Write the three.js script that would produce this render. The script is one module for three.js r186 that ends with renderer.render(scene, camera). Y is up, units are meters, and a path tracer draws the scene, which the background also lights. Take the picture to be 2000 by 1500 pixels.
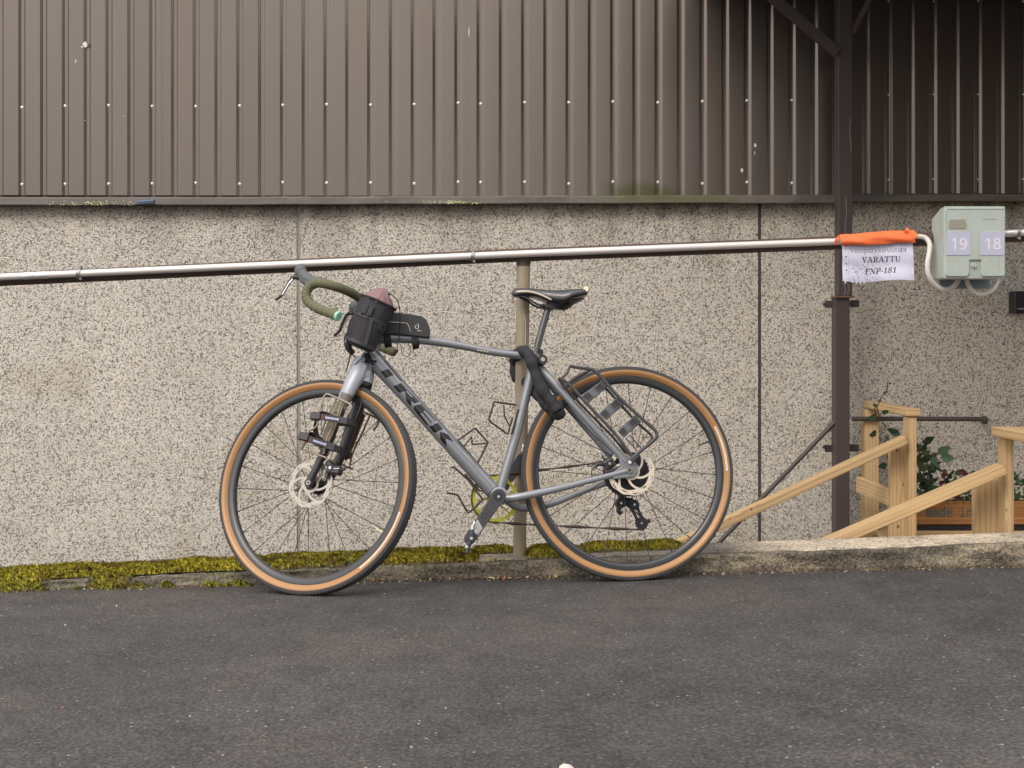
import * as THREE from 'three';
import { RoundedBoxGeometry } from 'three/addons/geometries/RoundedBoxGeometry.js';
import { mergeGeometries } from 'three/addons/utils/BufferGeometryUtils.js';

// ------------------------------------------------------------------ camera, sky, sun, exposure
const F = 2600, DK = 4.46, EYE = 0.8062;              // focal length in photo pixels, distance to the kerb face, eye height
const scene = new THREE.Scene();
const camera = new THREE.PerspectiveCamera(2 * Math.atan(750 / F) * 180 / Math.PI, 4 / 3, 0.1, 400);
camera.position.set(0, EYE, DK);
camera.lookAt(0, EYE, -10);
camera.setViewOffset(2000, 1500, 0, 90, 2000, 1500);
camera.updateMatrixWorld(true);

{ // overcast sky
  const w = 256, h = 128, d = new Float32Array(w * h * 4);
  for (let y = 0; y < h; y++) for (let x = 0; x < w; x++) {
    const el = ((y + 0.5) / h - 0.5) * Math.PI, s = Math.sin(el), i = (y * w + x) * 4;
    const cl = 1 + 0.05 * Math.sin(x / w * Math.PI * 6 + y * 0.13) + 0.04 * Math.sin(x / w * Math.PI * 14 - y * 0.31);
    const L = (s > 0 ? (0.92 + 0.5 * s) * cl : 0.25);
    d[i] = L * 1.0; d[i + 1] = L * 0.985; d[i + 2] = L * 0.985; d[i + 3] = 1;
  }
  const t = new THREE.DataTexture(d, w, h, THREE.RGBAFormat, THREE.FloatType);
  t.mapping = THREE.EquirectangularReflectionMapping; t.magFilter = THREE.LinearFilter; t.minFilter = THREE.LinearFilter; t.needsUpdate = true;
  scene.background = t; scene.environment = t;
}
const sun = new THREE.DirectionalLight(0xfff1e2, 1.0);
sun.position.set(-5, 9, 7); sun.target.position.set(0, 0, -1);
sun.castShadow = true; sun.shadow.radius = 45; sun.shadow.mapSize.set(2048, 2048);
Object.assign(sun.shadow.camera, { left: -6, right: 6, top: 6, bottom: -6, near: 1, far: 30 });
scene.add(sun); scene.add(sun.target);
const renderer = new THREE.WebGLRenderer({ antialias: true });
renderer.toneMapping = THREE.LinearToneMapping; renderer.toneMappingExposure = 1.7;
renderer.shadowMap.enabled = true; renderer.shadowMap.type = THREE.PCFSoftShadowMap;

// ------------------------------------------------------------------ helpers
const V3 = THREE.Vector3, v3 = (x, y, z) => new V3(x, y, z);
function RNG(a) { return () => { a = (a + 0x6d2b79f5) | 0; let t = Math.imul(a ^ (a >>> 15), 1 | a); t = (t + Math.imul(t ^ (t >>> 7), 61 | t)) ^ t; return ((t ^ (t >>> 14)) >>> 0) / 4294967296; }; }
const clamp = (x, a = 0, b = 1) => Math.min(b, Math.max(a, x)), lerp = (a, b, t) => a + (b - a) * t;
const sst = (a, b, x) => { const t = clamp((x - a) / (b - a)); return t * t * (3 - 2 * t); };
const hash = (x, y, s = 0) => { let h = Math.imul(x | 0, 374761393) + Math.imul(y | 0, 668265263) + Math.imul(s | 0, 1442695041); h = Math.imul(h ^ (h >>> 13), 1274126177); h ^= h >>> 16; return (h >>> 0) / 4294967296; };
function vn(x, y, s = 0, px = 0, py = 0) { // value noise, optional period
  const x0 = Math.floor(x), y0 = Math.floor(y), fx = x - x0, fy = y - y0, u = fx * fx * (3 - 2 * fx), v = fy * fy * (3 - 2 * fy);
  const m = (a, p) => p ? ((a % p) + p) % p : a;
  const a = hash(m(x0, px), m(y0, py), s), b = hash(m(x0 + 1, px), m(y0, py), s), c = hash(m(x0, px), m(y0 + 1, py), s), d = hash(m(x0 + 1, px), m(y0 + 1, py), s);
  return lerp(lerp(a, b, u), lerp(c, d, u), v);
}
function fbm(x, y, s = 0, o = 4, px = 0, py = 0) { let t = 0, a = 0.5, n = 0; for (let i = 0; i < o; i++) { t += a * vn(x, y, s + i * 7, px, py); n += a; x *= 2; y *= 2; px *= 2; py *= 2; a *= 0.5; } return t / n; }
const W = (px, py, D) => v3((px - 1000) * D / F, EYE + (660 - py) * D / F, DK - D);
const gy = (x) => 0.0236 * x;                          // the road climbs gently to the right

const names = {};
function numbered(n) { names[n] = (names[n] || 0) + 1; return names[n] === 1 ? n : n + '_' + String(names[n] - 1).padStart(3, '0'); }
function tag(o, label, category, group, kind) { Object.assign(o.userData, label ? { label } : {}, category ? { category } : {}, group ? { group } : {}, kind ? { kind } : {}); return o; }
function thing(name, label, category, pos = v3(0, 0, 0), group) { const o = new THREE.Group(); o.name = numbered(name); o.position.copy(pos); scene.add(o); return tag(o, label, category, group); }
function mesh(name, geos, mat, parent = scene, label) {
  const g = Array.isArray(geos) ? merge(geos) : geos;
  const m = new THREE.Mesh(g, mat); m.name = parent === scene ? numbered(name) : name; m.castShadow = m.receiveShadow = true;
  if (label) m.userData.label = label;
  if (parent !== scene) { // geometry is given in the coordinates of the thing's parent space: shift by the thing's position
    if (parent.userData.origin) m.position.copy(parent.userData.origin).multiplyScalar(-1);
  }
  parent.add(m); return m;
}
function merge(list) {
  return list.length === 1 ? list[0] : mergeGeometries(list.map((g) => { const n = g.index ? g.toNonIndexed() : g.clone(); for (const k of Object.keys(n.attributes)) if (!['position', 'normal', 'uv', 'color'].includes(k)) n.deleteAttribute(k); if (!n.attributes.uv) n.setAttribute('uv', new THREE.BufferAttribute(new Float32Array(n.attributes.position.count * 2), 2)); return n; }));
}
// world geometry under a Group that stands at its base: the group's position is subtracted from the part
function wpart(name, geos, mat, parent, label) { const m = mesh(name, geos, mat, parent, label); let p = parent; const off = v3(0, 0, 0); while (p && p !== scene) { off.add(p.position); p = p.parent; } m.position.copy(off).multiplyScalar(-1); return m; }

// swept tube: pts, radius (number | f(t)), options { n, m, curve, ref, sx, sy, profile, caps }
function sweep(pts, r, o = {}) {
  const { n = 24, m = 12, straight = false, ref = null, sx = 1, sy = 1, profile = null, caps = true, closed = false, tension = 0.5 } = o;
  const rf = typeof r === 'function' ? r : () => r;
  let P = [];
  if (straight || pts.length === 2) { const segs = pts.length - 1, per = Math.max(1, Math.round(n / segs)); for (let i = 0; i < segs; i++) for (let k = 0; k < per; k++) P.push(pts[i].clone().lerp(pts[i + 1], k / per)); P.push(pts[pts.length - 1].clone()); } else { const c = new THREE.CatmullRomCurve3(pts, closed, 'centripetal', tension); P = c.getPoints(n); }
  const N = P.length, T = P.map((p, i) => { const a = P[Math.max(0, i - 1)], b = P[Math.min(N - 1, i + 1)]; const t = b.clone().sub(a); if (closed && (i === 0 || i === N - 1)) t.copy(P[1]).sub(P[N - 2]); return t.normalize(); });
  let nrm = (ref ? ref.clone() : (Math.abs(T[0].y) < 0.9 ? v3(0, 1, 0) : v3(0, 0, 1))); nrm.sub(T[0].clone().multiplyScalar(nrm.dot(T[0]))).normalize();
  const prof = profile || Array.from({ length: m }, (_, k) => [Math.cos(k / m * 2 * Math.PI) * sx, Math.sin(k / m * 2 * Math.PI) * sy]);
  const M = prof.length, pos = [], uv = [], idx = []; let L = 0;
  for (let i = 0; i < N; i++) {
    if (i) { L += P[i].distanceTo(P[i - 1]); nrm.sub(T[i].clone().multiplyScalar(nrm.dot(T[i]))).normalize(); }
    const bin = T[i].clone().cross(nrm), t = i / (N - 1), rr = rf(t);
    for (let k = 0; k <= M; k++) { const [a, b] = prof[k % M]; const q = P[i].clone().addScaledVector(nrm, a * rr).addScaledVector(bin, b * rr); pos.push(q.x, q.y, q.z); uv.push(L, k / M); }
  }
  for (let i = 0; i < N - 1; i++) for (let k = 0; k < M; k++) { const a = i * (M + 1) + k, b = a + M + 1; idx.push(a, a + 1, b, b, a + 1, b + 1); }
  const g = new THREE.BufferGeometry(); g.setAttribute('position', new THREE.Float32BufferAttribute(pos, 3)); g.setAttribute('uv', new THREE.Float32BufferAttribute(uv, 2)); g.setIndex(idx); g.computeVertexNormals();
  if (profile == null || o.smooth) { const nn = g.attributes.normal; for (let i = 0; i < N; i++) { const a = i * (M + 1), b = a + M; const s = v3(nn.getX(a) + nn.getX(b), nn.getY(a) + nn.getY(b), nn.getZ(a) + nn.getZ(b)).normalize(); nn.setXYZ(a, s.x, s.y, s.z); nn.setXYZ(b, s.x, s.y, s.z); } }
  if (!caps || closed) return g;
  const cap = [g.toNonIndexed()];
  if (profile && !o.smooth) cap[0].computeVertexNormals();
  for (const e of [0, N - 1]) {
    const q = [], u2 = [], c = P[e];
    for (let k = 0; k < M; k++) { const a = e * (M + 1) + k, b = a + 1; const A = [pos[a * 3], pos[a * 3 + 1], pos[a * 3 + 2]], B2 = [pos[b * 3], pos[b * 3 + 1], pos[b * 3 + 2]]; q.push(c.x, c.y, c.z, ...(e ? A : B2), ...(e ? B2 : A)); u2.push(0, 0, 0.01, 0, 0, 0.01); }
    const cg = new THREE.BufferGeometry(); cg.setAttribute('position', new THREE.Float32BufferAttribute(q, 3)); cg.setAttribute('uv', new THREE.Float32BufferAttribute(u2, 2)); cg.computeVertexNormals(); cap.push(cg);
  }
  return mergeGeometries(cap);
}
const RECT = (w, h, b = 0.15) => { const c = Math.min(w, h) * b, x = w / 2, y = h / 2; return [[x, -y + c], [x, y - c], [x - c, y], [-x + c, y], [-x, y - c], [-x, -y + c], [-x + c, -y], [x - c, -y]]; };
// strap: ribbon along pts, `up` = its outward face normal at the start
const strap = (pts, w, th, up, n = 30, straight = false) => sweep(pts, 1, { n, ref: up, profile: RECT(th, w, 0.2), straight });
// box beam along p0 -> p1; w across, h along `up`; grain runs along u in metres
let beamSeed = 0;
function beam(p0, p1, w, h, up = v3(0, 1, 0), rad = 0.004) {
  const L = p0.distanceTo(p1), x = p1.clone().sub(p0).normalize(), z = x.clone().cross(up).normalize(), y = z.clone().cross(x);
  const g = new RoundedBoxGeometry(L, h, w, 2, Math.min(rad, h / 3, w / 3)); const p = g.attributes.position, nn = g.attributes.normal, uv = g.attributes.uv; beamSeed++;
  const ou = hash(beamSeed, 3) * 7, ov = hash(beamSeed, 9) * 5;
  for (let i = 0; i < p.count; i++) { const nx = Math.abs(nn.getX(i)), ny = Math.abs(nn.getY(i)), nz = Math.abs(nn.getZ(i)); if (nx > ny && nx > nz) uv.setXY(i, p.getZ(i) * 0.2 + ou, p.getY(i) + ov); else uv.setXY(i, p.getX(i) + ou, (ny > nz ? p.getZ(i) + 0.3 : p.getY(i)) + ov); }
  const mid = p0.clone().lerp(p1, 0.5); g.applyMatrix4(new THREE.Matrix4().makeBasis(x, y, z).setPosition(mid)); return g;
}
function rbox(w, h, d, r = 0.003, at = v3(0, 0, 0), rot = [0, 0, 0]) { const g = new RoundedBoxGeometry(w, h, d, 3, Math.min(r, w / 2.01, h / 2.01, d / 2.01)); g.applyMatrix4(new THREE.Matrix4().makeRotationFromEuler(new THREE.Euler(...rot))); g.translate(at.x, at.y, at.z); return g; }
function cyl(p0, p1, r0, r1 = r0, m = 20) { return sweep([p0, p1], (t) => lerp(r0, r1, t), { n: 1, m }); }
function mirrorZ(g) { const q = g.index ? g.toNonIndexed() : g.clone(), p = q.attributes.position, n = q.attributes.normal; for (let i = 0; i < p.count; i++) { p.setZ(i, -p.getZ(i)); n.setZ(i, -n.getZ(i)); } for (const k of Object.keys(q.attributes)) { const a = q.attributes[k], s = a.itemSize; for (let i = 0; i < a.count; i += 3) for (let j = 0; j < s; j++) { const t = a.array[(i + 1) * s + j]; a.array[(i + 1) * s + j] = a.array[(i + 2) * s + j]; a.array[(i + 2) * s + j] = t; } } return q; }

// textures
function tex(w, h, fn, srgb = false) {
  const d = new Uint8Array(w * h * 4);
  for (let y = 0; y < h; y++) for (let x = 0; x < w; x++) { const c = fn(x, y), i = (y * w + x) * 4; d[i] = clamp(c[0]) * 255; d[i + 1] = clamp(c[1]) * 255; d[i + 2] = clamp(c[2]) * 255; d[i + 3] = 255; }
  const t = new THREE.DataTexture(d, w, h); t.wrapS = t.wrapT = THREE.RepeatWrapping; t.magFilter = THREE.LinearFilter; t.minFilter = THREE.LinearMipmapLinearFilter; t.generateMipmaps = true; if (srgb) t.colorSpace = THREE.SRGBColorSpace; t.needsUpdate = true; return t;
}
const l2s = (c) => c <= 0.0031308 ? c * 12.92 : 1.055 * Math.pow(c, 1 / 2.4) - 0.055;
const S3 = (r, g, b) => [l2s(r), l2s(g), l2s(b)];
function canvasTex(w, h, draw) { const c = document.createElement('canvas'); c.width = w; c.height = h; draw(c.getContext('2d'), w, h); const t = new THREE.CanvasTexture(c); t.colorSpace = THREE.SRGBColorSpace; t.anisotropy = 8; return t; }
const lin = (r, g, b) => new THREE.Color().setRGB(r, g, b);
const std = (c, rough, metal = 0, o = {}) => new THREE.MeshStandardMaterial({ color: Array.isArray(c) ? lin(...c) : c, roughness: rough, metalness: metal, ...o });
const phys = (c, rough, metal = 0, o = {}) => new THREE.MeshPhysicalMaterial({ color: Array.isArray(c) ? lin(...c) : c, roughness: rough, metalness: metal, ...o });

// exposed-aggregate concrete: 2.2 m tile
const STONE = 2.2;
const stone = (() => {
  const w = 2048, n = 410, col = new Uint8Array(w * w * 4), bmp = new Uint8Array(w * w * 4), pts = new Float32Array(n * n * 3);
  for (let j = 0; j < n; j++) for (let i = 0; i < n; i++) { const k = j * n + i; pts[k * 3] = i + hash(i, j, 1) * 1.25 - 0.12; pts[k * 3 + 1] = j + hash(i, j, 2) * 1.25 - 0.12; pts[k * 3 + 2] = 0.55 * Math.pow(hash(i, j, 3), 2); }
  for (let y = 0; y < w; y++) for (let x = 0; x < w; x++) {
    const u = x / w * n, v = y / w * n, ci = Math.floor(u), cj = Math.floor(v); let f1 = 9, f2 = 9, id = 0;
    for (let b = -1; b <= 1; b++) for (let a = -1; a <= 1; a++) {
      const ii = (ci + a + n) % n, jj = (cj + b + n) % n, k = jj * n + ii; let dx = pts[k * 3] - u, dy = pts[k * 3 + 1] - v;
      if (dx > n / 2) dx -= n; else if (dx < -n / 2) dx += n; if (dy > n / 2) dy -= n; else if (dy < -n / 2) dy += n;
      const d = Math.sqrt(dx * dx + dy * dy) - pts[k * 3 + 2]; if (d < f1) { f2 = f1; f1 = d; id = k; } else if (d < f2) f2 = d;
    }
    const e = f2 - f1, big = fbm(u * 0.035, v * 0.035, 11, 3), mid = vn(u * 0.25, v * 0.25, 13), hu = hash(id, 7), hue = hash(id, 8), hd = hash(id, 9);
    const gap = 1 - sst(0.03, 0.3, e), pit = vn(u * 0.85 + 3.1, v * 0.85 + 7.7, 5), pit2 = vn(u * 1.7 + 1.3, v * 1.7, 6);
    const deep = clamp(sst(0.54, 0.64, pit * 0.6 + pit2 * 0.4 + 0.1 * (mid - 0.5)) * sst(-0.3, 0.6, gap) + (hd > 0.955 ? 0.9 : 0) * sst(0.05, 0.25, e));
    const s = 0.8 + 0.22 * hu + 0.16 * (big - 0.5); let r = s, g = s * 0.92, bl = s * 0.82;
    if (hue > 0.72) { g = s * 0.9; bl = s * 0.74; } else if (hue < 0.24) { g = s * 0.965; bl = s * 0.91; } else if (hue < 0.27) { r *= 0.8; g *= 0.78; bl *= 0.76; }
    const mg = 0.5 + 0.12 * (mid - 0.5), gk = gap * 0.5; r = lerp(r, mg, gk); g = lerp(g, mg * 0.9, gk); bl = lerp(bl, mg * 0.76, gk);
    r = lerp(r, 0.15, deep); g = lerp(g, 0.125, deep); bl = lerp(bl, 0.098, deep);
    const i = (y * w + x) * 4; col[i] = clamp(l2s(r)) * 255; col[i + 1] = clamp(l2s(g)) * 255; col[i + 2] = clamp(l2s(bl)) * 255; col[i + 3] = 255;
    const h = clamp((1 - gap) * 0.7 + 0.2 * (1 - f1) - deep * 0.5 + 0.25 * (hu - 0.5)); bmp[i] = bmp[i + 1] = bmp[i + 2] = h * 255; bmp[i + 3] = 255;
  }
  const mk = (d, s) => { const t = new THREE.DataTexture(d, w, w); t.wrapS = t.wrapT = THREE.RepeatWrapping; t.magFilter = THREE.LinearFilter; t.minFilter = THREE.LinearMipmapLinearFilter; t.generateMipmaps = true; if (s) t.colorSpace = THREE.SRGBColorSpace; t.needsUpdate = true; return t; };
  return { map: mk(col, true), bump: mk(bmp, false) };
})();
// asphalt: 3.4 m tile
const ASPH = 3.4;
const asph = (() => {
  const w = 2048, n = 420, col = new Uint8Array(w * w * 4), bmp = new Uint8Array(w * w * 4);
  for (let y = 0; y < w; y++) for (let x = 0; x < w; x++) {
    const u = x / w * n, v = y / w * n, ci = Math.floor(u), cj = Math.floor(v); let f1 = 9, ia = 0, ja = 0;
    for (let b = -1; b <= 1; b++) for (let a = -1; a <= 1; a++) { const ii = ci + a, jj = cj + b, mi = (ii + n) % n, mj = (jj + n) % n, dx = ii + hash(mi, mj, 1) - u, dy = jj + hash(mi, mj, 2) - v, d = dx * dx + dy * dy; if (d < f1) { f1 = d; ia = mi; ja = mj; } }
    f1 = Math.sqrt(f1); const t = hash(ia, ja, 3), t2 = hash(ia, ja, 4), big = fbm(x / w * 6, y / w * 6, 21, 4, 6, 6), mid = fbm(x / w * 40, y / w * 40, 31, 3, 40, 40);
    let s = 0.052 + 0.042 * t * t + 0.04 * (mid - 0.5) + 0.03 * (big - 0.5); s *= 1 - 0.5 * sst(0.35, 0.75, f1);
    let r = s, g = s * 0.94, b = s * 0.945;
    const br = 0.6 * sst(0.5, 0.72, big) * (t2 > 0.55 ? 1 : 0.35); r *= 1 + 0.28 * br; g *= 1 + 0.1 * br; b *= 1 - 0.1 * br;
    if (t2 > 0.975) { const k = 1 - sst(0.25, 0.5, f1); r += 0.07 * k; g += 0.067 * k; b += 0.062 * k; }
    if (t2 < 0.003) { const k = 1 - sst(0.25, 0.5, f1); r += 0.3 * k; g += 0.29 * k; b += 0.27 * k; }
    if (t2 > 0.2 && t2 < 0.212) { const k = 1 - sst(0.25, 0.5, f1); r += 0.12 * k; g += 0.05 * k; }
    const i = (y * w + x) * 4; col[i] = clamp(l2s(r)) * 255; col[i + 1] = clamp(l2s(g)) * 255; col[i + 2] = clamp(l2s(b)) * 255; col[i + 3] = 255;
    const h = clamp(0.75 * (1 - f1) * (0.5 + 0.5 * t) + 0.25 * mid); bmp[i] = bmp[i + 1] = bmp[i + 2] = h * 255; bmp[i + 3] = 255;
  }
  const mk = (d, s) => { const t = new THREE.DataTexture(d, w, w); t.wrapS = t.wrapT = THREE.RepeatWrapping; t.magFilter = THREE.LinearFilter; t.minFilter = THREE.LinearMipmapLinearFilter; t.generateMipmaps = true; if (s) t.colorSpace = THREE.SRGBColorSpace; t.needsUpdate = true; return t; };
  return { map: mk(col, true), bump: mk(bmp, false) };
})();
// pressure-treated pine: 2 m along u, 0.5 m along v
const wood = (() => {
  const w = 2048, h = 1024, H = new Float32Array(w * h);
  const knots = []; for (let k = 0; k < 16; k++) knots.push([hash(k, 1, 41) * 2, hash(k, 2, 41) * 0.5, 0.004 + 0.006 * hash(k, 3, 41)]);
  const map = tex(w, h, (x, y) => {
    const u = x / w * 2, v = y / h * 0.5; let vv = v + 0.02 * (fbm(u * 1.5, v * 8, 51, 3, 3, 4) - 0.5), kn = 0;
    for (const [ku, kv, kr] of knots) { let du = u - ku, dv = v - kv; if (du > 1) du -= 2; if (du < -1) du += 2; if (dv > 0.25) dv -= 0.5; if (dv < -0.25) dv += 0.5; const d = Math.hypot(du * 0.45, dv); vv += Math.sign(dv) * 0.012 * Math.exp(-d * d / (kr * kr * 5)); kn = Math.max(kn, 1 - sst(kr * 0.5, kr * 0.85, Math.hypot(du * 0.8, dv))); }
    const ring = 0.5 + 0.5 * Math.sin(vv * 2 * Math.PI * 52 + 3 * fbm(u * 2, v * 20, 61, 2, 4, 10)), fine = vn(u * 40, v * 1400, 71, 80, 700);
    const late = sst(0.62, 0.98, ring) * (0.5 + 0.5 * vn(u * 3, v * 60, 81, 6, 30)), blot = fbm(u * 2, v * 12, 91, 3, 4, 6);
    let r = 0.55, g = 0.385, b = 0.2; const k = 1 - 0.24 * late - 0.12 * fine + 0.3 * (blot - 0.5); r *= k; g *= k * (1 - 0.1 * late); b *= k * (1 - 0.18 * late);
    r = lerp(r, 0.12, kn * 0.85); g = lerp(g, 0.055, kn * 0.85); b = lerp(b, 0.025, kn * 0.85); H[y * w + x] = 0.6 - 0.25 * late + 0.3 * fine;
    return S3(r, g, b);
  }, true);
  const bump = tex(w / 2, h / 2, (x, y) => { const q = H[(y * 2) * w + x * 2]; return [q, q, q]; });
  for (const t of [map, bump]) t.repeat.set(0.5, 2);
  return { map, bump };
})();
// general grime noise, 1 m tile, used for roughness and fine relief
const grime = tex(512, 512, (x, y) => { const q = fbm(x / 512 * 8, y / 512 * 8, 101, 5, 8, 8), r = vn(x / 2, y / 2, 111, 256, 256); const v = clamp(0.25 + 0.5 * q + 0.25 * r); return [v, v, v]; });
const conc = tex(1024, 1024, (x, y) => { const u = x / 1024, v = y / 1024, a = fbm(u * 8, v * 8, 121, 5, 8, 8), b = vn(u * 200, v * 200, 131, 200, 200), c = sst(0.62, 0.8, vn(u * 60, v * 60, 141, 60, 60)); const s = 0.55 + 0.7 * (a - 0.5) + 0.6 * (b - 0.5) - 0.08 * c; return S3(s, s * 0.97, s * 0.93); }, true);
// ------------------------------------------------------------------ setting: road, kerb, sunken walkway, landing
const M = {
  road: std([1, 1, 1], 0.88, 0, { map: asph.map, bumpMap: asph.bump, bumpScale: 0.005, vertexColors: true }),
  kerb: std([1, 1, 1], 0.93, 0, { map: conc, bumpMap: grime, bumpScale: 0.014, vertexColors: true }),
  panel: std([1, 1, 1], 0.92, 0, { map: stone.map, bumpMap: stone.bump, bumpScale: 0.007, vertexColors: true }),
  clad: std([1, 1, 1], 0.27, 0.72, { vertexColors: true }),
  trim: std([0.115, 0.098, 0.085], 0.45, 0, { bumpMap: grime, bumpScale: 0.0008 }),
  steel: std([0.06, 0.045, 0.042], 0.5, 0, { bumpMap: grime, bumpScale: 0.001 }),
  wood: std([1, 1, 1], 0.75, 0, { map: wood.map, bumpMap: wood.bump, bumpScale: 0.0012 }),
  screw: std([0.85, 0.82, 0.79], 0.4, 0.3),
};
{ // road: one sloping sheet
  const x0 = -40, x1 = 40, z0 = 0.0, z1 = 40, nx = 160, nz = 80, pos = [], uv = [], col = [], idx = [];
  const ax = (t) => { const s = t * 2 - 1; return Math.sign(s) * Math.pow(Math.abs(s), 2.2) * 40; }, az = (t) => z0 - 0.03 + Math.pow(t, 2.4) * (z1 - z0);
  for (let j = 0; j <= nz; j++) for (let i = 0; i <= nx; i++) {
    const x = ax(i / nx), z = az(j / nz); pos.push(x, gy(x) + 0.002 * (fbm(x * 3, z * 3, 151, 2) - 0.5), z); uv.push((x + 0.4) / ASPH, (z + 0.2) / ASPH);
    const kerbDark = sst(0.14, 0.0, z) * 0.3 * (0.5 + fbm(x * 4, z * 10, 161, 3)), big = fbm(x * 0.9 + 3, z * 0.9, 171, 3); const k = (0.9 + 0.35 * (big - 0.5)) * (1 - kerbDark); col.push(k * (1 + 0.1 * (big - 0.5)), k, k * (1 - 0.06 * (big - 0.5)));  // road colour gets darker towards the kerb
  }
  for (let j = 0; j < nz; j++) for (let i = 0; i < nx; i++) { const a = j * (nx + 1) + i, b = a + nx + 1; idx.push(a, b, a + 1, b, b + 1, a + 1); }
  const g = new THREE.BufferGeometry(); g.setAttribute('position', new THREE.Float32BufferAttribute(pos, 3)); g.setAttribute('uv', new THREE.Float32BufferAttribute(uv, 2)); g.setAttribute('color', new THREE.Float32BufferAttribute(col, 3)); g.setIndex(idx); g.computeVertexNormals();
  tag(mesh('road', g, M.road), 'dark worn asphalt road sloping gently up to the right', null, null, 'structure');
}
const kx = (px) => (px - 1000) * DK / F, kpx = (x) => x * F / DK + 1000;
const KT = [[-400, 1160], [0, 1140], [300, 1126], [700, 1107], [1000, 1096], [1380, 1082], [2000, 1059], [2600, 1040]].map(([a, b]) => [kx(a), EYE - (b - 660) * DK / F]);
function ktop(x) { let i = 0; while (i < KT.length - 2 && x > KT[i + 1][0]) i++; const [a, b] = KT[i], [c, d] = KT[i + 1]; return b + (d - b) * (x - a) / (c - a); }
const KB = -0.235;                                     // back edge of the kerb
{ // kerb: eroded concrete edge, higher to the right
  const prof = [[0.004, -9], [0.003, -0.1], [0.002, 0.05], [0.002, 0.2], [0.001, 0.4], [0, 0.6], [-0.001, 0.78], [-0.003, 0.9], [-0.008, 0.97], [-0.016, 1], [-0.03, 1], [-0.05, 1], [-0.075, 1], [-0.1, 1], [-0.13, 1], [-0.16, 1], [-0.19, 1], [-0.215, 1], [KB + 0.006, 0.985], [KB, 0.85], [KB, -12]];
  const nx = 1300, pos = [], uv = [], col = [], idx = [];
  for (let i = 0; i <= nx; i++) {
    const x = -6.5 + 13 * i / nx, t = ktop(x), g0 = gy(x), px = kpx(x);
    prof.forEach(([z, f], k) => {
      const h = t - g0; let y = f < -1 ? (k ? -1.3 : g0 - 0.06) : g0 + h * f;
      const e = fbm(x * 7, k * 0.45, 181, 4) - 0.5, e2 = fbm(x * 40, k * 1.3, 191, 2) - 0.5, edge = k >= 5 && k <= 11 ? 1 : 0.45;
      let zz = z + (k > 17 ? 0 : 0.028 * e * edge + 0.009 * e2); if (k > 5 && k < 18) y += -0.016 * Math.max(0, e) * edge + 0.006 * e2;
      pos.push(x, y, zz); uv.push(x / 1.1, (k < 9 ? y * 1.0 : -z) / 1.1 + (k < 9 ? 0 : 0.3));
      const n1 = fbm(x * 5, k * 0.5 + 7, 201, 4), n2 = fbm(x * 17, k * 0.9, 211, 3), right = sst(1380, 1560, px);
      let r, g, b;
      if (k >= 9) { const cream = sst(1400, 1520, px) * sst(0.34, 0.52, n1 + 0.25 * right), dark = 0.17 + 0.14 * n1, tan = sst(1010, 900, px) * sst(880, 940, px); r = lerp(dark, 0.62, cream) + 0.18 * tan; g = lerp(dark * 0.93, 0.54, cream) + 0.13 * tan; b = lerp(dark * 0.84, 0.43, cream) + 0.08 * tan; }
      else { const light = sst(0.52, 0.66, n1) * (0.25 + 0.75 * right) + 0.8 * sst(0.6, 0.66, n2) * sst(1330, 1400, px) * sst(1530, 1400, px); const d = 0.1 + 0.12 * n2; r = lerp(d * 1.08, 0.5, light * 0.7); g = lerp(d * 0.95, 0.42, light * 0.7); b = lerp(d * 0.74, 0.3, light * 0.7); if (f < 0.1) { r *= 0.55; g *= 0.5; b *= 0.45; } }
      const gr = sst(0.55, 0.75, fbm(x * 6, k * 0.7 + 20, 221, 3)) * sst(1500, 900, px) * 0.5; r *= 1 - 0.3 * gr; b *= 1 - 0.6 * gr;
      const kk = k >= 9 ? 1.3 : 1.08; col.push(r * kk, g * kk, b * kk);
    });
  }
  const K = prof.length; for (let i = 0; i < nx; i++) for (let k = 0; k < K - 1; k++) { const a = i * K + k, b = a + K; idx.push(a, b, a + 1, b, b + 1, a + 1); }
  const g = new THREE.BufferGeometry(); g.setAttribute('position', new THREE.Float32BufferAttribute(pos, 3)); g.setAttribute('uv', new THREE.Float32BufferAttribute(uv, 2)); g.setAttribute('color', new THREE.Float32BufferAttribute(col, 3)); g.setIndex(idx); g.computeVertexNormals();
  tag(mesh('kerb', g, M.kerb), 'low weathered concrete kerb along the road, mossy on the left and bare on the right', null, null, 'structure');
}
const ZW = DK - 6.9;                                   // face of the concrete wall
{ // sunken walkway between kerb and wall, landing at the right end of the stair
  const g = new THREE.BoxGeometry(10.2, 0.1, 2.3); g.translate(-3.9, -1.32, (KB + ZW) / 2); tag(mesh('walkway', g, std([0.2, 0.19, 0.18], 0.9, 0, { map: conc })), 'sunken concrete walkway between the kerb and the wall', null, null, 'structure');
  const xl = W(1775, 0, 6.03).x, h = beam(v3(xl, -0.24, (KB + ZW) / 2), v3(8, -0.24, (KB + ZW) / 2), 2.18, 0.16); tag(mesh('landing', h, M.wood), 'wooden landing at the head of the stair, hidden behind the kerb', null, null, 'structure');
}
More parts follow.
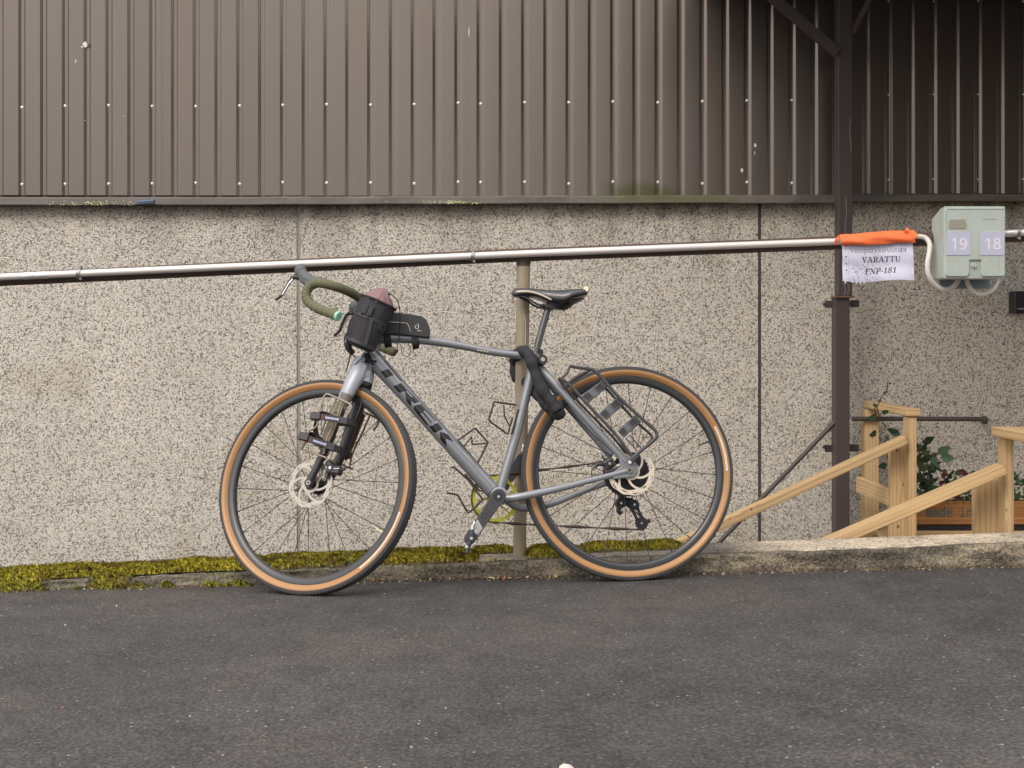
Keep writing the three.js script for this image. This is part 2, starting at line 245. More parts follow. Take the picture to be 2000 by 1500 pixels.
// ------------------------------------------------------------------ building: concrete panels, metal cladding, flashing, screws
const SL = 0.0042;                                     // the base line of the cladding drops slightly to the right
const wallX = (px, D = 6.9) => (px - 1000) * D / F, wallY = (py, D = 6.9) => EYE + (660 - py) * D / F;
const building = thing('building', 'brown metal-clad building wall standing on pebbled concrete panels behind the bicycle', 'building', v3(0, -1.3, ZW));
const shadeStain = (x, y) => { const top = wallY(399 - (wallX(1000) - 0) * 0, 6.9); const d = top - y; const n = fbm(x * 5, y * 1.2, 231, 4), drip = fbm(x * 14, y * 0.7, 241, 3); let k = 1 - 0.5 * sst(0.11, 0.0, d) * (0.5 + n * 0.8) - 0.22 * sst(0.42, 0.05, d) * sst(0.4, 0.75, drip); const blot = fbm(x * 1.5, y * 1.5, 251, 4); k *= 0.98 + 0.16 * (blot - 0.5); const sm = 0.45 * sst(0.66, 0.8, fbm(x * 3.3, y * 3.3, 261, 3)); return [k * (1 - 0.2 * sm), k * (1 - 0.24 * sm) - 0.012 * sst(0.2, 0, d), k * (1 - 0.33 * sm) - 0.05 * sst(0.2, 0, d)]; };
for (const [a, b, s] of [[-3300, -323, 4], [-317, 579.5, 0], [586.5, 1480.5, 1], [1487, 1649, 2], [1655, 4600, 3]]) {
  const x0 = wallX(a), x1 = wallX(b), y1 = wallY(394), y0 = -1.3, nx = Math.ceil((x1 - x0) / 0.035), ny = Math.ceil((y1 - y0) / 0.035);
  const g = new THREE.BoxGeometry(x1 - x0, y1 - y0, 0.12, nx, ny, 1); g.translate((x0 + x1) / 2, (y0 + y1) / 2, ZW - 0.06);
  const p = g.attributes.position, n = g.attributes.normal, uv = g.attributes.uv, c = new Float32Array(p.count * 3);
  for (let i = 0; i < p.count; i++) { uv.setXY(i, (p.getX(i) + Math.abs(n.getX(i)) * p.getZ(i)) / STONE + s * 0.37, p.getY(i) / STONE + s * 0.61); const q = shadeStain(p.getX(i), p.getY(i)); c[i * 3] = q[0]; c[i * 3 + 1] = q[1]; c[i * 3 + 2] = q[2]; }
  g.setAttribute('color', new THREE.BufferAttribute(c, 3));
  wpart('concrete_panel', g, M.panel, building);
}
for (const [a, c] of [[-320, [0.3, 0.3, 0.26]], [583, [0.3, 0.3, 0.26]], [1483.75, [0.07, 0.06, 0.055]], [1652, [0.1, 0.09, 0.08]]]) { const x = wallX(a); wpart('joint_sealant', rbox(0.0185, wallY(394) + 1.3, 0.02, 0.002, v3(x, (wallY(394) - 1.3) / 2, ZW - 0.016)), std(c, 0.85, 0, { bumpMap: grime, bumpScale: 0.003 }), building); }
const backWall = new THREE.BoxGeometry(21, 8.4, 0.12); backWall.translate(-0.95, 2.9, ZW - 0.2); wpart('wall_core', backWall, std([0.2, 0.19, 0.18], 0.9), building);
// trapezoid cladding sheets: narrow grooves every 42.7 px of the photo
const ZC = ZW + 0.045, DC = DK - ZC, PITCH = 42.62 * DC / F, GX0 = (43 - 1000) * DC / F;
const gpx = (i) => i < 20 ? 43 + 42.6 * i : i < 37.6 ? 895 + 43.45 * (i - 20) : 1735 + 43.75 * (i - 39), gx = (i) => (gpx(i) - 1000) * DC / F;
const cladCol = (x, y) => { const px = x * F / DC + 1000, py = 660 - (y - EYE) * F / DC; const n = fbm(x * 2.2, y * 0.6, 271, 4), st = fbm(x * 30, y * 0.5, 281, 2); let k = 0.95 + 0.2 * (n - 0.5) + 0.06 * (st - 0.5); let r = 0.165 * k, g = 0.136 * k, b = 0.115 * k; const al = sst(357, 381, py + 44 * (fbm(x * 7, 3, 291, 3) - 0.5)) * sst(1165, 1215, px) * sst(1350, 1325, px) * 0.75; r = lerp(r, 0.075, al); g = lerp(g, 0.078, al); b = lerp(b, 0.025, al); return [r, g, b]; };
function cladSheet(i0, i1, yTop, ybase) {              // grooves i0 .. i1-1
  const pts = [], dep = 0.009, w0 = 0.0185, w1 = 0.0085; // half widths of groove mouth and floor
  const add = (x, z) => pts.push([x, z]);
  add(gx(i0 - 0.5) - 0.01 - (i0 === 38 ? 0.02 : 0), ZC - 0.0012 * (i0 % 2));
  for (let i = i0; i < i1; i++) { const c = gx(i); for (const [dx, z] of [[-w0 - 0.003, 0], [-w0, -0.001], [-w0 + 0.0015, -0.0022], [-w1 - 0.0015, -dep + 0.0018], [-w1 + 0.001, -dep + 0.0005], [-w1 + 0.003, -dep], [w1 - 0.003, -dep], [w1 - 0.001, -dep + 0.0005], [w1 + 0.0015, -dep + 0.0018], [w0 - 0.0015, -0.0022], [w0, -0.001], [w0 + 0.003, 0]]) add(c + dx, ZC + z); }
  add(gx(i1 - 0.5) - 0.01, ZC);
  const rows = 46, pos = [], uv = [], col = [], idx = []; let L = 0;
  for (let k = 0; k < pts.length; k++) { if (k) L += Math.hypot(pts[k][0] - pts[k - 1][0], pts[k][1] - pts[k - 1][1]); for (let j = 0; j <= rows; j++) { const f = j / rows, yb = ybase - SL * 0.35 * pts[k][0], y = yb + (yTop - yb) * Math.pow(f, 2.0), wav = 0.0014 * (fbm(pts[k][0] * 1.3, y * 0.8, 301, 2) - 0.5); pos.push(pts[k][0], y, pts[k][1] + wav); uv.push(L, y); col.push(...cladCol(pts[k][0], y)); } }
  for (let k = 0; k < pts.length - 1; k++) for (let j = 0; j < rows; j++) { const a = k * (rows + 1) + j, b = a + rows + 1; idx.push(a, b, a + 1, b, b + 1, a + 1); }
  const g = new THREE.BufferGeometry(); g.setAttribute('position', new THREE.Float32BufferAttribute(pos, 3)); g.setAttribute('uv', new THREE.Float32BufferAttribute(uv, 2)); g.setAttribute('color', new THREE.Float32BufferAttribute(col, 3)); g.setIndex(idx); g.computeVertexNormals(); return g;
}
const yCl = wallY(382.5, DC), sheets = [];
for (const [a, b] of [[-96, -64], [-64, -32], [-32, 0], [0, 7], [7, 14], [14, 21], [21, 28], [28, 38]]) sheets.push(wpart('cladding_sheet', cladSheet(a, b, 5.5, yCl), M.clad, building));
for (const [a, b] of [[38, 45], [45, 54], [54, 84], [84, 107]]) { const s = wpart('cladding_sheet', cladSheet(a, b, 5.5, wallY(378, DC)), M.clad, building); s.position.z += 0.004; sheets.push(s); }
const screwG = (() => { const g = new THREE.SphereGeometry(0.0058, 12, 6, 0, 2 * Math.PI, 0, Math.PI / 2); g.rotateX(Math.PI / 2); const w = new THREE.CylinderGeometry(0.0072, 0.0076, 0.003, 16); w.rotateX(Math.PI / 2); return merge([g, w]); })();
function screw(px, py, s) { const q = W(px, py, DC + 0.0078); const m = new THREE.Mesh(screwG, M.screw); m.name = 'screw'; m.castShadow = m.receiveShadow = true; const off = v3(0, 0, 0); off.add(building.position).add(s.position); m.position.copy(q.sub(off)); s.add(m); }
const rs = RNG(5);
for (const px of [43, 127, 212, 297, 382, 468, 552, 638, 724, 809, 895, 939, 1025, 1111, 1197, 1285, 1372, 1459, 1547]) { const i = px < 900 ? Math.round((px - 43) / 42.6) : 20 + Math.round((px - 895) / 43.45), s = sheets[2 + [0, 7, 14, 21, 28, 99].findIndex((e) => i < e)]; for (const y of [209, 359]) screw(px, y - px * 0.008 * (y < 300 ? 1 : 0.25) + (rs() - 0.5) * 4, s); }
for (const px of [1735, 1823, 1910, 1998]) for (const y of [2, 184, 351]) screw(px, y + (rs() - 0.5) * 3, sheets[8]);
// flashing: folded drip profile, in lengths that overlap
function flashing(pxa, pxb, pya, pyb, hgt, drop = 0) {
  const z = ZC + 0.012, a = W(pxa, pya, DK - z), b = W(pxb, pyb, DK - z), hm = hgt * 6.87 / F;
  const prof = [[-0.03, hm + 0.012], [-0.004, hm + 0.004], [0.006, hm], [0.008, hm - 0.003], [0.01, 0.004], [0.008, 0], [0.004, 0.001], [-0.02, 0.006]];
  const n = 60, pos = [], uv = [], col = [], idx = [];
  for (let i = 0; i <= n; i++) { const t = i / n, x = lerp(a.x, b.x, t), y = lerp(a.y, b.y, t) - hm + drop; prof.forEach(([pz, py], k) => { pos.push(x, y + py + 0.0006 * Math.sin(x * 9), z + pz); uv.push(x, k * 0.05); const px = x * F / 6.85 + 1000, nn = fbm(x * 8, k * 0.8, 311, 4), al = clamp(sst(1120, 1240, px) * sst(1480, 1380, px) * (0.4 + nn) + sst(780, 900, px) * sst(1010, 930, px) * 0.5 * nn), dirt = sst(0.45, 0.65, nn); let r = 0.125, g = 0.108, bb = 0.094; r = lerp(r, 0.1, al); g = lerp(g, 0.1, al); bb = lerp(bb, 0.045, al); const d = 1 - 0.3 * dirt; col.push(r * d, g * d, bb * d); }); }
  const K = prof.length; for (let i = 0; i < n; i++) for (let k = 0; k < K - 1; k++) { const q = i * K + k, w = q + K; idx.push(q, q + 1, w, w, q + 1, w + 1); }
  let g = new THREE.BufferGeometry(); g.setAttribute('position', new THREE.Float32BufferAttribute(pos, 3)); g.setAttribute('uv', new THREE.Float32BufferAttribute(uv, 2)); g.setAttribute('color', new THREE.Float32BufferAttribute(col, 3)); g.setIndex(idx); g = g.toNonIndexed(); g.computeVertexNormals(); return g;
}
M.flash = std([1, 1, 1], 0.5, 0, { vertexColors: true, side: THREE.DoubleSide });
const flashes = [];
for (const f of [[-3300, 513, 389.5, 386.5, 14], [510, 1426, 386, 382.5, 14], [1423, 1640, 382.5, 382, 15], [1648, 4600, 380, 376, 14]]) flashes.push(wpart('flashing', flashing(...f), M.flash, building));
{ // lichen on the flashing, white splashes and the blue plastic scrap on the wall
  const r = RNG(77), g = new THREE.SphereGeometry(1, 8, 5); const N = 330, im = new THREE.InstancedMesh(g, std([1, 1, 1], 0.95), N), m4 = new THREE.Matrix4(), q = new THREE.Quaternion();
  for (let i = 0; i < N; i++) { const zone = r(); let px, py; if (zone < 0.42) { px = 180 + (r() + r() - 1) * 95; py = 397 + (r() - 0.5) * 8; } else if (zone < 0.8) { px = 880 + (r() + r() - 1) * 70; py = 394 + (r() - 0.3) * 6; } else { px = 560 + r() * 640; py = 393 - (px - 560) * 0.004 + (r() - 0.5) * 9; } const s = (0.0015 + 0.0042 * r() * r()) * (zone < 0.8 ? 1 : 0.6), p = W(px, py, DK - ZC - 0.0225); m4.compose(p.sub(building.position), q, v3(s, s * 0.8, 0.0012)); im.setMatrixAt(i, m4); const k = r(); im.setColorAt(i, lin(0.36 + 0.2 * k, 0.38 + 0.2 * k, 0.16 + 0.25 * r())); }
  im.name = 'lichen'; im.userData.kind = 'stuff'; building.add(im);
  const splash = []; for (const [px, py, sx, sy] of [[166, 87, 6, 6], [160, 92, 3, 1.5], [148, 120, 1.3, 4], [916, 62, 1, 12], [1475, 284, 3.2, 4.5], [1449, 333, 3, 4.5], [1474, 299, 1, 4], [166, 235, 1.2, 1.3], [242, 227, 1.2, 1.2]]) { const s = new THREE.SphereGeometry(1, 14, 8); s.scale(sx * 6.86 / F * 0.85, sy * 6.86 / F * 0.85, 0.0013); const p = s.attributes.position; for (let i = 0; i < p.count; i++) { const k = 0.75 + 0.5 * vn(p.getX(i) * 300 + px, p.getY(i) * 300, 321); p.setX(i, p.getX(i) * k); p.setY(i, p.getY(i) * k); } s.computeVertexNormals(); const q2 = W(px, py, DC - 0.0006); s.translate(q2.x, q2.y, q2.z); splash.push(s); }
  wpart('bird_dropping', splash, std([0.62, 0.62, 0.6], 0.8), building);
  const a = W(268, 395, DK - ZC - 0.024), b = W(301, 393.5, DK - ZC - 0.024); wpart('blue_clip', [sweep([a, b], 0.008, { n: 2, m: 8, sx: 1.6 }), sweep([a.clone().add(v3(0, -0.008, 0.004)), b.clone().add(v3(0, -0.008, 0.004))], 0.004, { n: 2, m: 8 })], std([0.03, 0.06, 0.11], 0.4), building);
}
// ------------------------------------------------------------------ steel column, canopy, wall handrail
{
  const D = 6.62, P = (px, py) => W(px, py, D), col = thing('steel_column', 'brown painted square steel column fixed to the wall beside the shaded cladding', 'column', v3(P(1650, 0).x, -1.3, DK - D));
  const up = v3(0, 0, 1), box = (pxc, y0, y1, wpx, d, dz = 0) => beam(v3(wallX(pxc, D), y0, DK - D - d / 2 + dz), v3(wallX(pxc, D), y1, DK - D - d / 2 + dz), wpx * D / F, d, up, 0.004);
  wpart('upper_section', box(1651.5, wallY(578, D), 3.2, 27.5, 0.085), M.steel, col);
  wpart('lower_section', box(1646.5, -1.3, wallY(581.5, D), 28, 0.085, -0.006), M.steel, col);
  wpart('collar_plate', rbox(37 * D / F, 0.009, 0.11, 0.002, v3(wallX(1648.5, D), wallY(580, D), DK - D - 0.04)), std([0.16, 0.085, 0.055], 0.75, 0, { bumpMap: grime, bumpScale: 0.002 }), col);
  for (const [px, py] of [[1620, 594], [1669, 593], [1619.5, 876], [1668.5, 875]]) { const b = wpart('bracket', rbox(17 * D / F, 14 * D / F, 0.02, 0.003, v3(wallX(px, D + 0.1), wallY(py, D + 0.1), DK - D - 0.1)), M.steel, col); const c = cyl(v3(wallX(px - 2, D), wallY(py, D), DK - D - 0.09), v3(wallX(px - 2, D), wallY(py, D), DK - D - 0.075), 0.009, 0.009, 6); wpart('bolt', c, std([0.09, 0.06, 0.05], 0.5, 0.5), b); }
  // rain streaks: pale lime runs
  const runs = []; for (const [px, y0, y1] of [[1652, 385, 470], [1650, 552, 578], [1657, 552, 577], [1661, 230, 300]]) { const pts = []; for (let k = 0; k <= 10; k++) { const t = k / 10; pts.push(P(px + 1.3 * Math.sin(t * 7 + px), lerp(y0, y1, t)).add(v3(0, 0, 0.0005))); } runs.push(sweep(pts, 0.0022, { n: 20, m: 5, sx: 0.25, ref: v3(0, 0, 1) })); }
  wpart('lime_streak', runs, std([0.2, 0.17, 0.15], 0.8), col);
  const can = thing('canopy', 'dark canopy roof over the right bay, its diagonal steel braces meeting the column', 'canopy', v3(3, 2.7, ZW + 1.5));
  const p0 = P(1636, 104), p1 = P(1510, -4), dir = p1.clone().sub(p0), t = (2.68 - p0.y) / dir.y; wpart('brace', beam(p0, p0.clone().addScaledVector(dir, t), 0.05, 0.035, v3(0, 0, 1), 0.003), M.steel, can);
  const q0 = W(1668, 60, 6.56), q1 = v3(q0.x + 0.02, 2.68, q0.z + 1.05); wpart('brace', beam(q0, q1, 0.012, 0.04, v3(0, 0, 1), 0.002), M.steel, can);
  const roof = new THREE.BoxGeometry(9.4, 0.14, 2.7); roof.translate(0.92 + 4.7, 2.76, ZW + 0.06 + 1.35); wpart('roof', roof, std([0.018, 0.015, 0.016], 0.8), can);
  for (const z of [0.35, 1.5, 2.6]) wpart('beam', beam(v3(0.92, 2.63, ZW + z), v3(10.2, 2.63, ZW + z), 0.08, 0.12), M.steel, can);
  const nb = thing('added_shade_building', 'unseen dark brown building added across the road to shade the right bay', 'building', v3(9, gy(9), 10.5));  // unseen building added across the road to darken the bay and its reflections
  const nw = new THREE.BoxGeometry(13, 9.5, 5); nw.translate(9.3, 4.6, 13); wpart('wall', nw, std([0.05, 0.042, 0.04], 0.8), nb); const nr = new THREE.BoxGeometry(13.6, 0.3, 5.6); nr.translate(9.3, 9.5, 13); wpart('roof', nr, std([0.04, 0.036, 0.036], 0.8), nb);
  const hr = thing('wall_handrail', 'thin brown steel pipe handrail bent around the column, sloping down to the left', 'handrail', v3(wallX(1650), 0, ZW + 0.1)), DH = 6.66;
  wpart('pipe', sweep([W(1922, 820, 6.86), W(1921, 819, 6.72), W(1914, 818.5, DH), W(1800, 818, DH), W(1690, 818, DH), W(1664, 818, DH)], 0.0115, { n: 40, m: 12 }), M.steel, hr);
  wpart('pipe', sweep([W(1636, 818, DH), W(1626, 829, DH), W(1480, 981, DH), W(1330, 1137, DH)], 0.0115, { n: 40, m: 12 }), M.steel, hr);
  wpart('wall_flange', cyl(W(1922, 820, 6.87), W(1922, 820, 6.85), 0.022, 0.022, 18), M.steel, hr);
  const bx = thing('wall_box', 'small black box fixed to the concrete wall at the right edge', 'box', W(1997, 592, 6.8)), w = (v) => v * 6.8 / F;
  wpart('housing', rbox(w(42), w(44), 0.09, 0.004, W(1997, 591, 6.83)), std([0.012, 0.01, 0.014], 0.4), bx); wpart('label_strip', rbox(w(24), w(2.5), 0.004, 0.001, W(2000, 603, 6.784)), std([0.25, 0.25, 0.25], 0.5), bx);
}
// ------------------------------------------------------------------ guard rail with conduit, heater box, paper sign
M.khaki = std([0.3, 0.245, 0.17], 0.5, 0, { bumpMap: grime, bumpScale: 0.0015, roughnessMap: grime });
M.zinc = std([0.66, 0.6, 0.565], 0.5, 0.35);
const DR = 4.567, railPy = (px) => px <= 1000 ? lerp(546, 499, px / 1000) : px <= 1640 ? lerp(499, 474.3, (px - 1000) / 640) : lerp(474.3, 459.5, (px - 1640) / 360);
{
  const base = W(1015, 1089, DR); const rail = thing('guard_rail', 'old brown pipe guard rail with one khaki post behind the saddle', 'railing', base);
  const pts = [-2600, -1400, -700, -300, 0, 350, 700, 1000, 1300, 1640, 1820, 2000, 2500, 4200].map((px) => W(px, railPy(px), DR));
  wpart('rail', sweep(pts, 0.0228, { n: 80, m: 20 }), std([0.07, 0.043, 0.03], 0.55, 0, { bumpMap: grime, bumpScale: 0.002 }), rail);
  wpart('post', sweep([W(1014.5, 1096, DR), W(1022.5, 505, DR)], 0.0228, { n: 30, m: 24 }), M.khaki, rail);
  wpart('weld_collar', sweep([W(1022.3, 520, DR), W(1022.5, 500, DR)], (t) => 0.0235 + 0.01 * t * t, { n: 8, m: 20 }), std([0.07, 0.05, 0.035], 0.6), rail);
  const chips = []; for (const [px, y0, y1] of [[1024.5, 614, 627], [1026.8, 622, 672], [1015, 612, 614.5]]) chips.push(sweep([W(px, y0, DR - 0.0225), W(px - 0.6, y1, DR - 0.0228)], 0.0011, { n: 4, m: 6 })); wpart('paint_scratch', chips, std([0.6, 0.5, 0.36], 0.6), rail);
  const DC2 = DR - 0.035, cpy = (px) => railPy(px) - lerp(5, 2.3, clamp(px / 900)) - (px > 1200 ? 0.4 : 0);
  const con = thing('conduit', 'shiny galvanized conduit pipe clamped along the front of the guard rail', 'conduit', W(900, cpy(900), DC2));
  const cp = [-2600, -1400, -700, -300, 0, 350, 700, 1000, 1300, 1640, 1782].map((px) => W(px, cpy(px), DC2));
  wpart('pipe', sweep(cp, 0.0118, { n: 90, m: 18 }), M.zinc, con);
  wpart('pipe', sweep([1935, 2000, 2400, 4200].map((px) => W(px, railPy(px) - 5, DC2)), 0.0118, { n: 20, m: 18 }), M.zinc, con);
  for (const [a, b] of [[47, 69], [70, 92], [1966, 1978]]) wpart('coupling', cyl(W(a, a > 1900 ? railPy(a) - 5 : cpy(a), DC2), W(b, b > 1900 ? railPy(b) - 5 : cpy(b), DC2), 0.0127, 0.0127, 20), std([0.74, 0.71, 0.7], 0.42, 0.7), con);
  for (const px of [154, 923, 1988]) { const y = px > 1900 ? railPy(px) - 5 : cpy(px); const ring = sweep(Array.from({ length: 17 }, (_, k) => { const a = k / 16 * 2 * Math.PI; return W(px + 0.02 * k, y, DC2).add(v3(0.004 * Math.sin(a), 0.0145 * Math.sin(a), 0.0145 * Math.cos(a))); }), 1, { n: 40, profile: RECT(0.003, 0.011), ref: v3(0, 0, 1) }); wpart('pipe_clamp', [ring, rbox(0.01, 0.012, 0.02, 0.002, W(px + 3, y - 12, DC2 + 0.01)), cyl(W(px + 3, y + 10, DC2), W(px + 3, y + 10, DC2 - 0.013), 0.005, 0.005, 6)], std([0.3, 0.31, 0.31], 0.4, 0.8), con); }
}
{ // outlet box
  const DF = 4.43, box = thing('outlet_box', 'mint green outlet box numbered 19 and 18 on the rail at the right', 'electrical box', W(1905, 545, DF));
  const mintT = tex(256, 256, (x, y) => { const q = fbm(x / 32, y / 32, 601, 4, 8, 8), s = fbm(x / 10, y / 64, 611, 3, 25, 4), k = 0.95 + 0.14 * (q - 0.5) - 0.1 * sst(0.6, 0.85, s); return S3(0.42 * k, 0.465 * k, 0.425 * k * (1 - 0.12 * sst(0.58, 0.8, s))); }, true); mintT.repeat.set(4, 4); const mint = std([1, 1, 1], 0.42, 0, { map: mintT, bumpMap: grime, bumpScale: 0.0006 }), mint2 = std([0.34, 0.39, 0.34], 0.5), plate = std([0.22, 0.27, 0.28], 0.55);
  const c0 = W(1845, 405, DF), c1 = W(1965, 541, DF), w = c1.x - c0.x, h = c0.y - c1.y, cx = (c0.x + c1.x) / 2, cy = (c0.y + c1.y) / 2, zf = DK - DF;
  wpart('back_plate', rbox(0.175, 0.265, 0.006, 0.001, W(1884, 489, 4.585).add(v3(0, 0, 0))), plate, box);
  // body with a sloping rain hood: side profile extruded along x
  const prof = new THREE.Shape(); [[-0.135, -h / 2], [-0.012, -h / 2], [-0.012, h / 2], [-0.045, h / 2 - 0.004], [-0.135, h / 2 - 0.03]].forEach(([z, y], i) => i ? prof.lineTo(z, y) : prof.moveTo(z, y)); prof.closePath();
  const bg = new THREE.ExtrudeGeometry(prof, { depth: w - 0.006, bevelEnabled: true, bevelSize: 0.004, bevelThickness: 0.003, bevelSegments: 2, steps: 1 }); bg.rotateY(-Math.PI / 2); bg.translate(cx + w / 2 - 0.003, cy, zf); wpart('housing', bg, mint, box);
  // front lid with a recessed lock bay at the bottom
  const lid = new THREE.Shape(), hw = w / 2 - 0.0055, hh = h / 2 - 0.0045, r = 0.008, ly = -h / 2; lid.moveTo(-hw + r, -hh); lid.lineTo(-0.028, -hh); lid.lineTo(-0.022, -hh + 0.009); lid.lineTo(-0.022, -hh + 0.05); lid.quadraticCurveTo(-0.022, -hh + 0.055, -0.017, -hh + 0.055); lid.lineTo(0.018, -hh + 0.055); lid.quadraticCurveTo(0.023, -hh + 0.055, 0.023, -hh + 0.05); lid.lineTo(0.023, -hh + 0.009); lid.lineTo(0.026, -hh); lid.lineTo(hw - r, -hh); lid.quadraticCurveTo(hw, -hh, hw, -hh + r); lid.lineTo(hw, hh - r); lid.quadraticCurveTo(hw, hh, hw - r, hh); lid.lineTo(-hw + r, hh); lid.quadraticCurveTo(-hw, hh, -hw, hh - r); lid.lineTo(-hw, -hh + r); lid.quadraticCurveTo(-hw, -hh, -hw + r, -hh);
  wpart('lid_seal', rbox(w - 0.001, h - 0.001, 0.004, 0.002, v3(cx, cy, zf - 0.0115)), std([0.06, 0.065, 0.06], 0.7), box); const lg = new THREE.ExtrudeGeometry(lid, { depth: 0.007, bevelEnabled: true, bevelSize: 0.003, bevelThickness: 0.003, bevelSegments: 3 }); lg.translate(cx, cy, zf - 0.0105); const lidM = wpart('lid', lg, mint, box);
  wpart('lid_rim', sweep([v3(-hw, -hh + 0.1, 0), v3(-hw, hh - 0.004, 0), v3(-hw + 0.004, hh, 0), v3(hw - 0.004, hh, 0), v3(hw, hh - 0.004, 0), v3(hw, hh - 0.05, 0)].map((p) => p.add(v3(cx, cy, zf - 0.002))), 0.0032, { n: 60, m: 8, straight: true }), mint2, lidM);
  wpart('lock_bay', rbox(0.05, 0.062, 0.002, 0.0005, v3(cx, cy - hh + 0.029, zf - 0.0085)), mint2, lidM);
  const lc = W(1903, 518, DF); wpart('lock', [cyl(v3(lc.x, lc.y, zf - 0.011), v3(lc.x, lc.y, zf + 0.001), 0.0078, 0.0072, 24)], std([0.7, 0.69, 0.68], 0.35, 0.5), lidM); wpart('keyhole', rbox(0.0016, 0.005, 0.001, 0.0004, v3(lc.x, lc.y, zf + 0.0013)), std([0.02, 0.02, 0.02], 0.6), lidM);
  for (const [x, y, n] of [[1872, 475.5, '19'], [1938, 475.5, '18']]) {
    const t = canvasTex(256, 256, (c, W2, H2) => { c.fillStyle = '#b0b1c4'; c.fillRect(0, 0, W2, H2); c.strokeStyle = 'rgba(150,150,165,.5)'; for (let k = 0; k < 60; k++) { c.beginPath(); c.moveTo(hash(k, 1) * 256, 0); c.lineTo(hash(k, 1) * 256, 256); c.globalAlpha = 0.15; c.stroke(); } c.globalAlpha = 1; c.font = '168px sans-serif'; c.lineWidth = 2; c.strokeStyle = '#d8d0d8'; c.textAlign = 'center'; c.textBaseline = 'middle'; c.fillStyle = '#d8d0d8'; c.fillText(n, 132, 132); c.strokeText(n, 132, 132); });
    const g = rbox(47 * DF / F, 46 * DF / F, 0.0016, 0.0004, v3(0, 0, 0)); const pl = g.attributes.position, uv = g.attributes.uv; for (let i = 0; i < pl.count; i++) uv.setXY(i, pl.getX(i) / (47 * DF / F) + 0.5, pl.getY(i) / (46 * DF / F) + 0.5); const p = W(x, y, DF); g.translate(p.x, p.y, zf + 0.0005); wpart('number_label', g, std([1, 1, 1], 0.5, 0, { map: t }), lidM, n === '19' ? 'pale label with the number 19' : 'pale label with the number 18');
  }
  { const t = canvasTex(256, 96, (c) => { c.fillStyle = '#8d8a7c'; c.fillRect(0, 0, 256, 96); for (let k = 0; k < 500; k++) { c.fillStyle = hash(k, 5) > 0.5 ? 'rgba(110,105,92,.35)' : 'rgba(165,160,148,.3)'; c.fillRect(hash(k, 1) * 256, hash(k, 2) * 96, 14 * hash(k, 3), 5 * hash(k, 4)); } for (let k = 0; k < 9; k++) { c.fillStyle = k % 2 ? '#b5b0a4' : '#5d594c'; c.fillRect(60 + k * 11, 40 + 14 * hash(k, 7), 7, 8); } });
    const s = new THREE.Shape(); [[-0.036, 0.017], [0.038, 0.018], [0.043, 0.002], [0.046, -0.003], [0.04, -0.014], [-0.04, -0.015], [-0.043, 0.004]].forEach(([x, y], i) => i ? s.lineTo(x, y) : s.moveTo(x, y)); const g = new THREE.ExtrudeGeometry(s, { depth: 0.0008, bevelEnabled: false }), uv = g.attributes.uv; for (let i = 0; i < uv.count; i++) uv.setXY(i, uv.getX(i) / 0.09 + 0.5, uv.getY(i) / 0.036 + 0.5); const p = W(1870, 438.5, DF); g.scale(0.66, 0.95, 1); g.translate(p.x - 0.0005, p.y, zf + 0.0006); wpart('worn_tape', g, std([1, 1, 1], 0.8, 0, { map: t }), lidM); }
  const mk = []; for (let k = 0; k < 8; k++) { const p = W(1921 + k * 3.6, 427.5, DF); mk.push(rbox(0.003, 0.0028 + 0.001 * (k % 3), 0.0008, 0.0002, v3(p.x, p.y, zf + 0.0002))); } wpart('embossed_mark', mk, std([0.3, 0.34, 0.3], 0.6), lidM);
  const white = std([0.62, 0.58, 0.53], 0.45), DC2 = DR - 0.035;
  wpart('cable', sweep([W(1776, 462, DC2), W(1793, 462, DC2), W(1806, 464, DC2), W(1815, 474, DC2 - 0.01), W(1815.5, 490, DC2 - 0.02), W(1811.5, 515, DC2 - 0.03), W(1814, 538, DC2 - 0.03), W(1826, 556, DC2 - 0.02), W(1846, 566, DC2 - 0.01), W(1862, 560, DC2), W(1871, 547, DC2), W(1873, 538, DC2)], 0.0088, { n: 90, m: 14 }), white, box);
  wpart('cable', sweep([W(1888, 536, DC2), W(1889, 550, DC2), W(1898, 566, DC2), W(1916, 575.5, DC2 - 0.01), W(1935, 569, DC2 - 0.01), W(1947, 553, DC2), W(1949, 536, DC2)], 0.0078, { n: 70, m: 14 }), white, box);
}
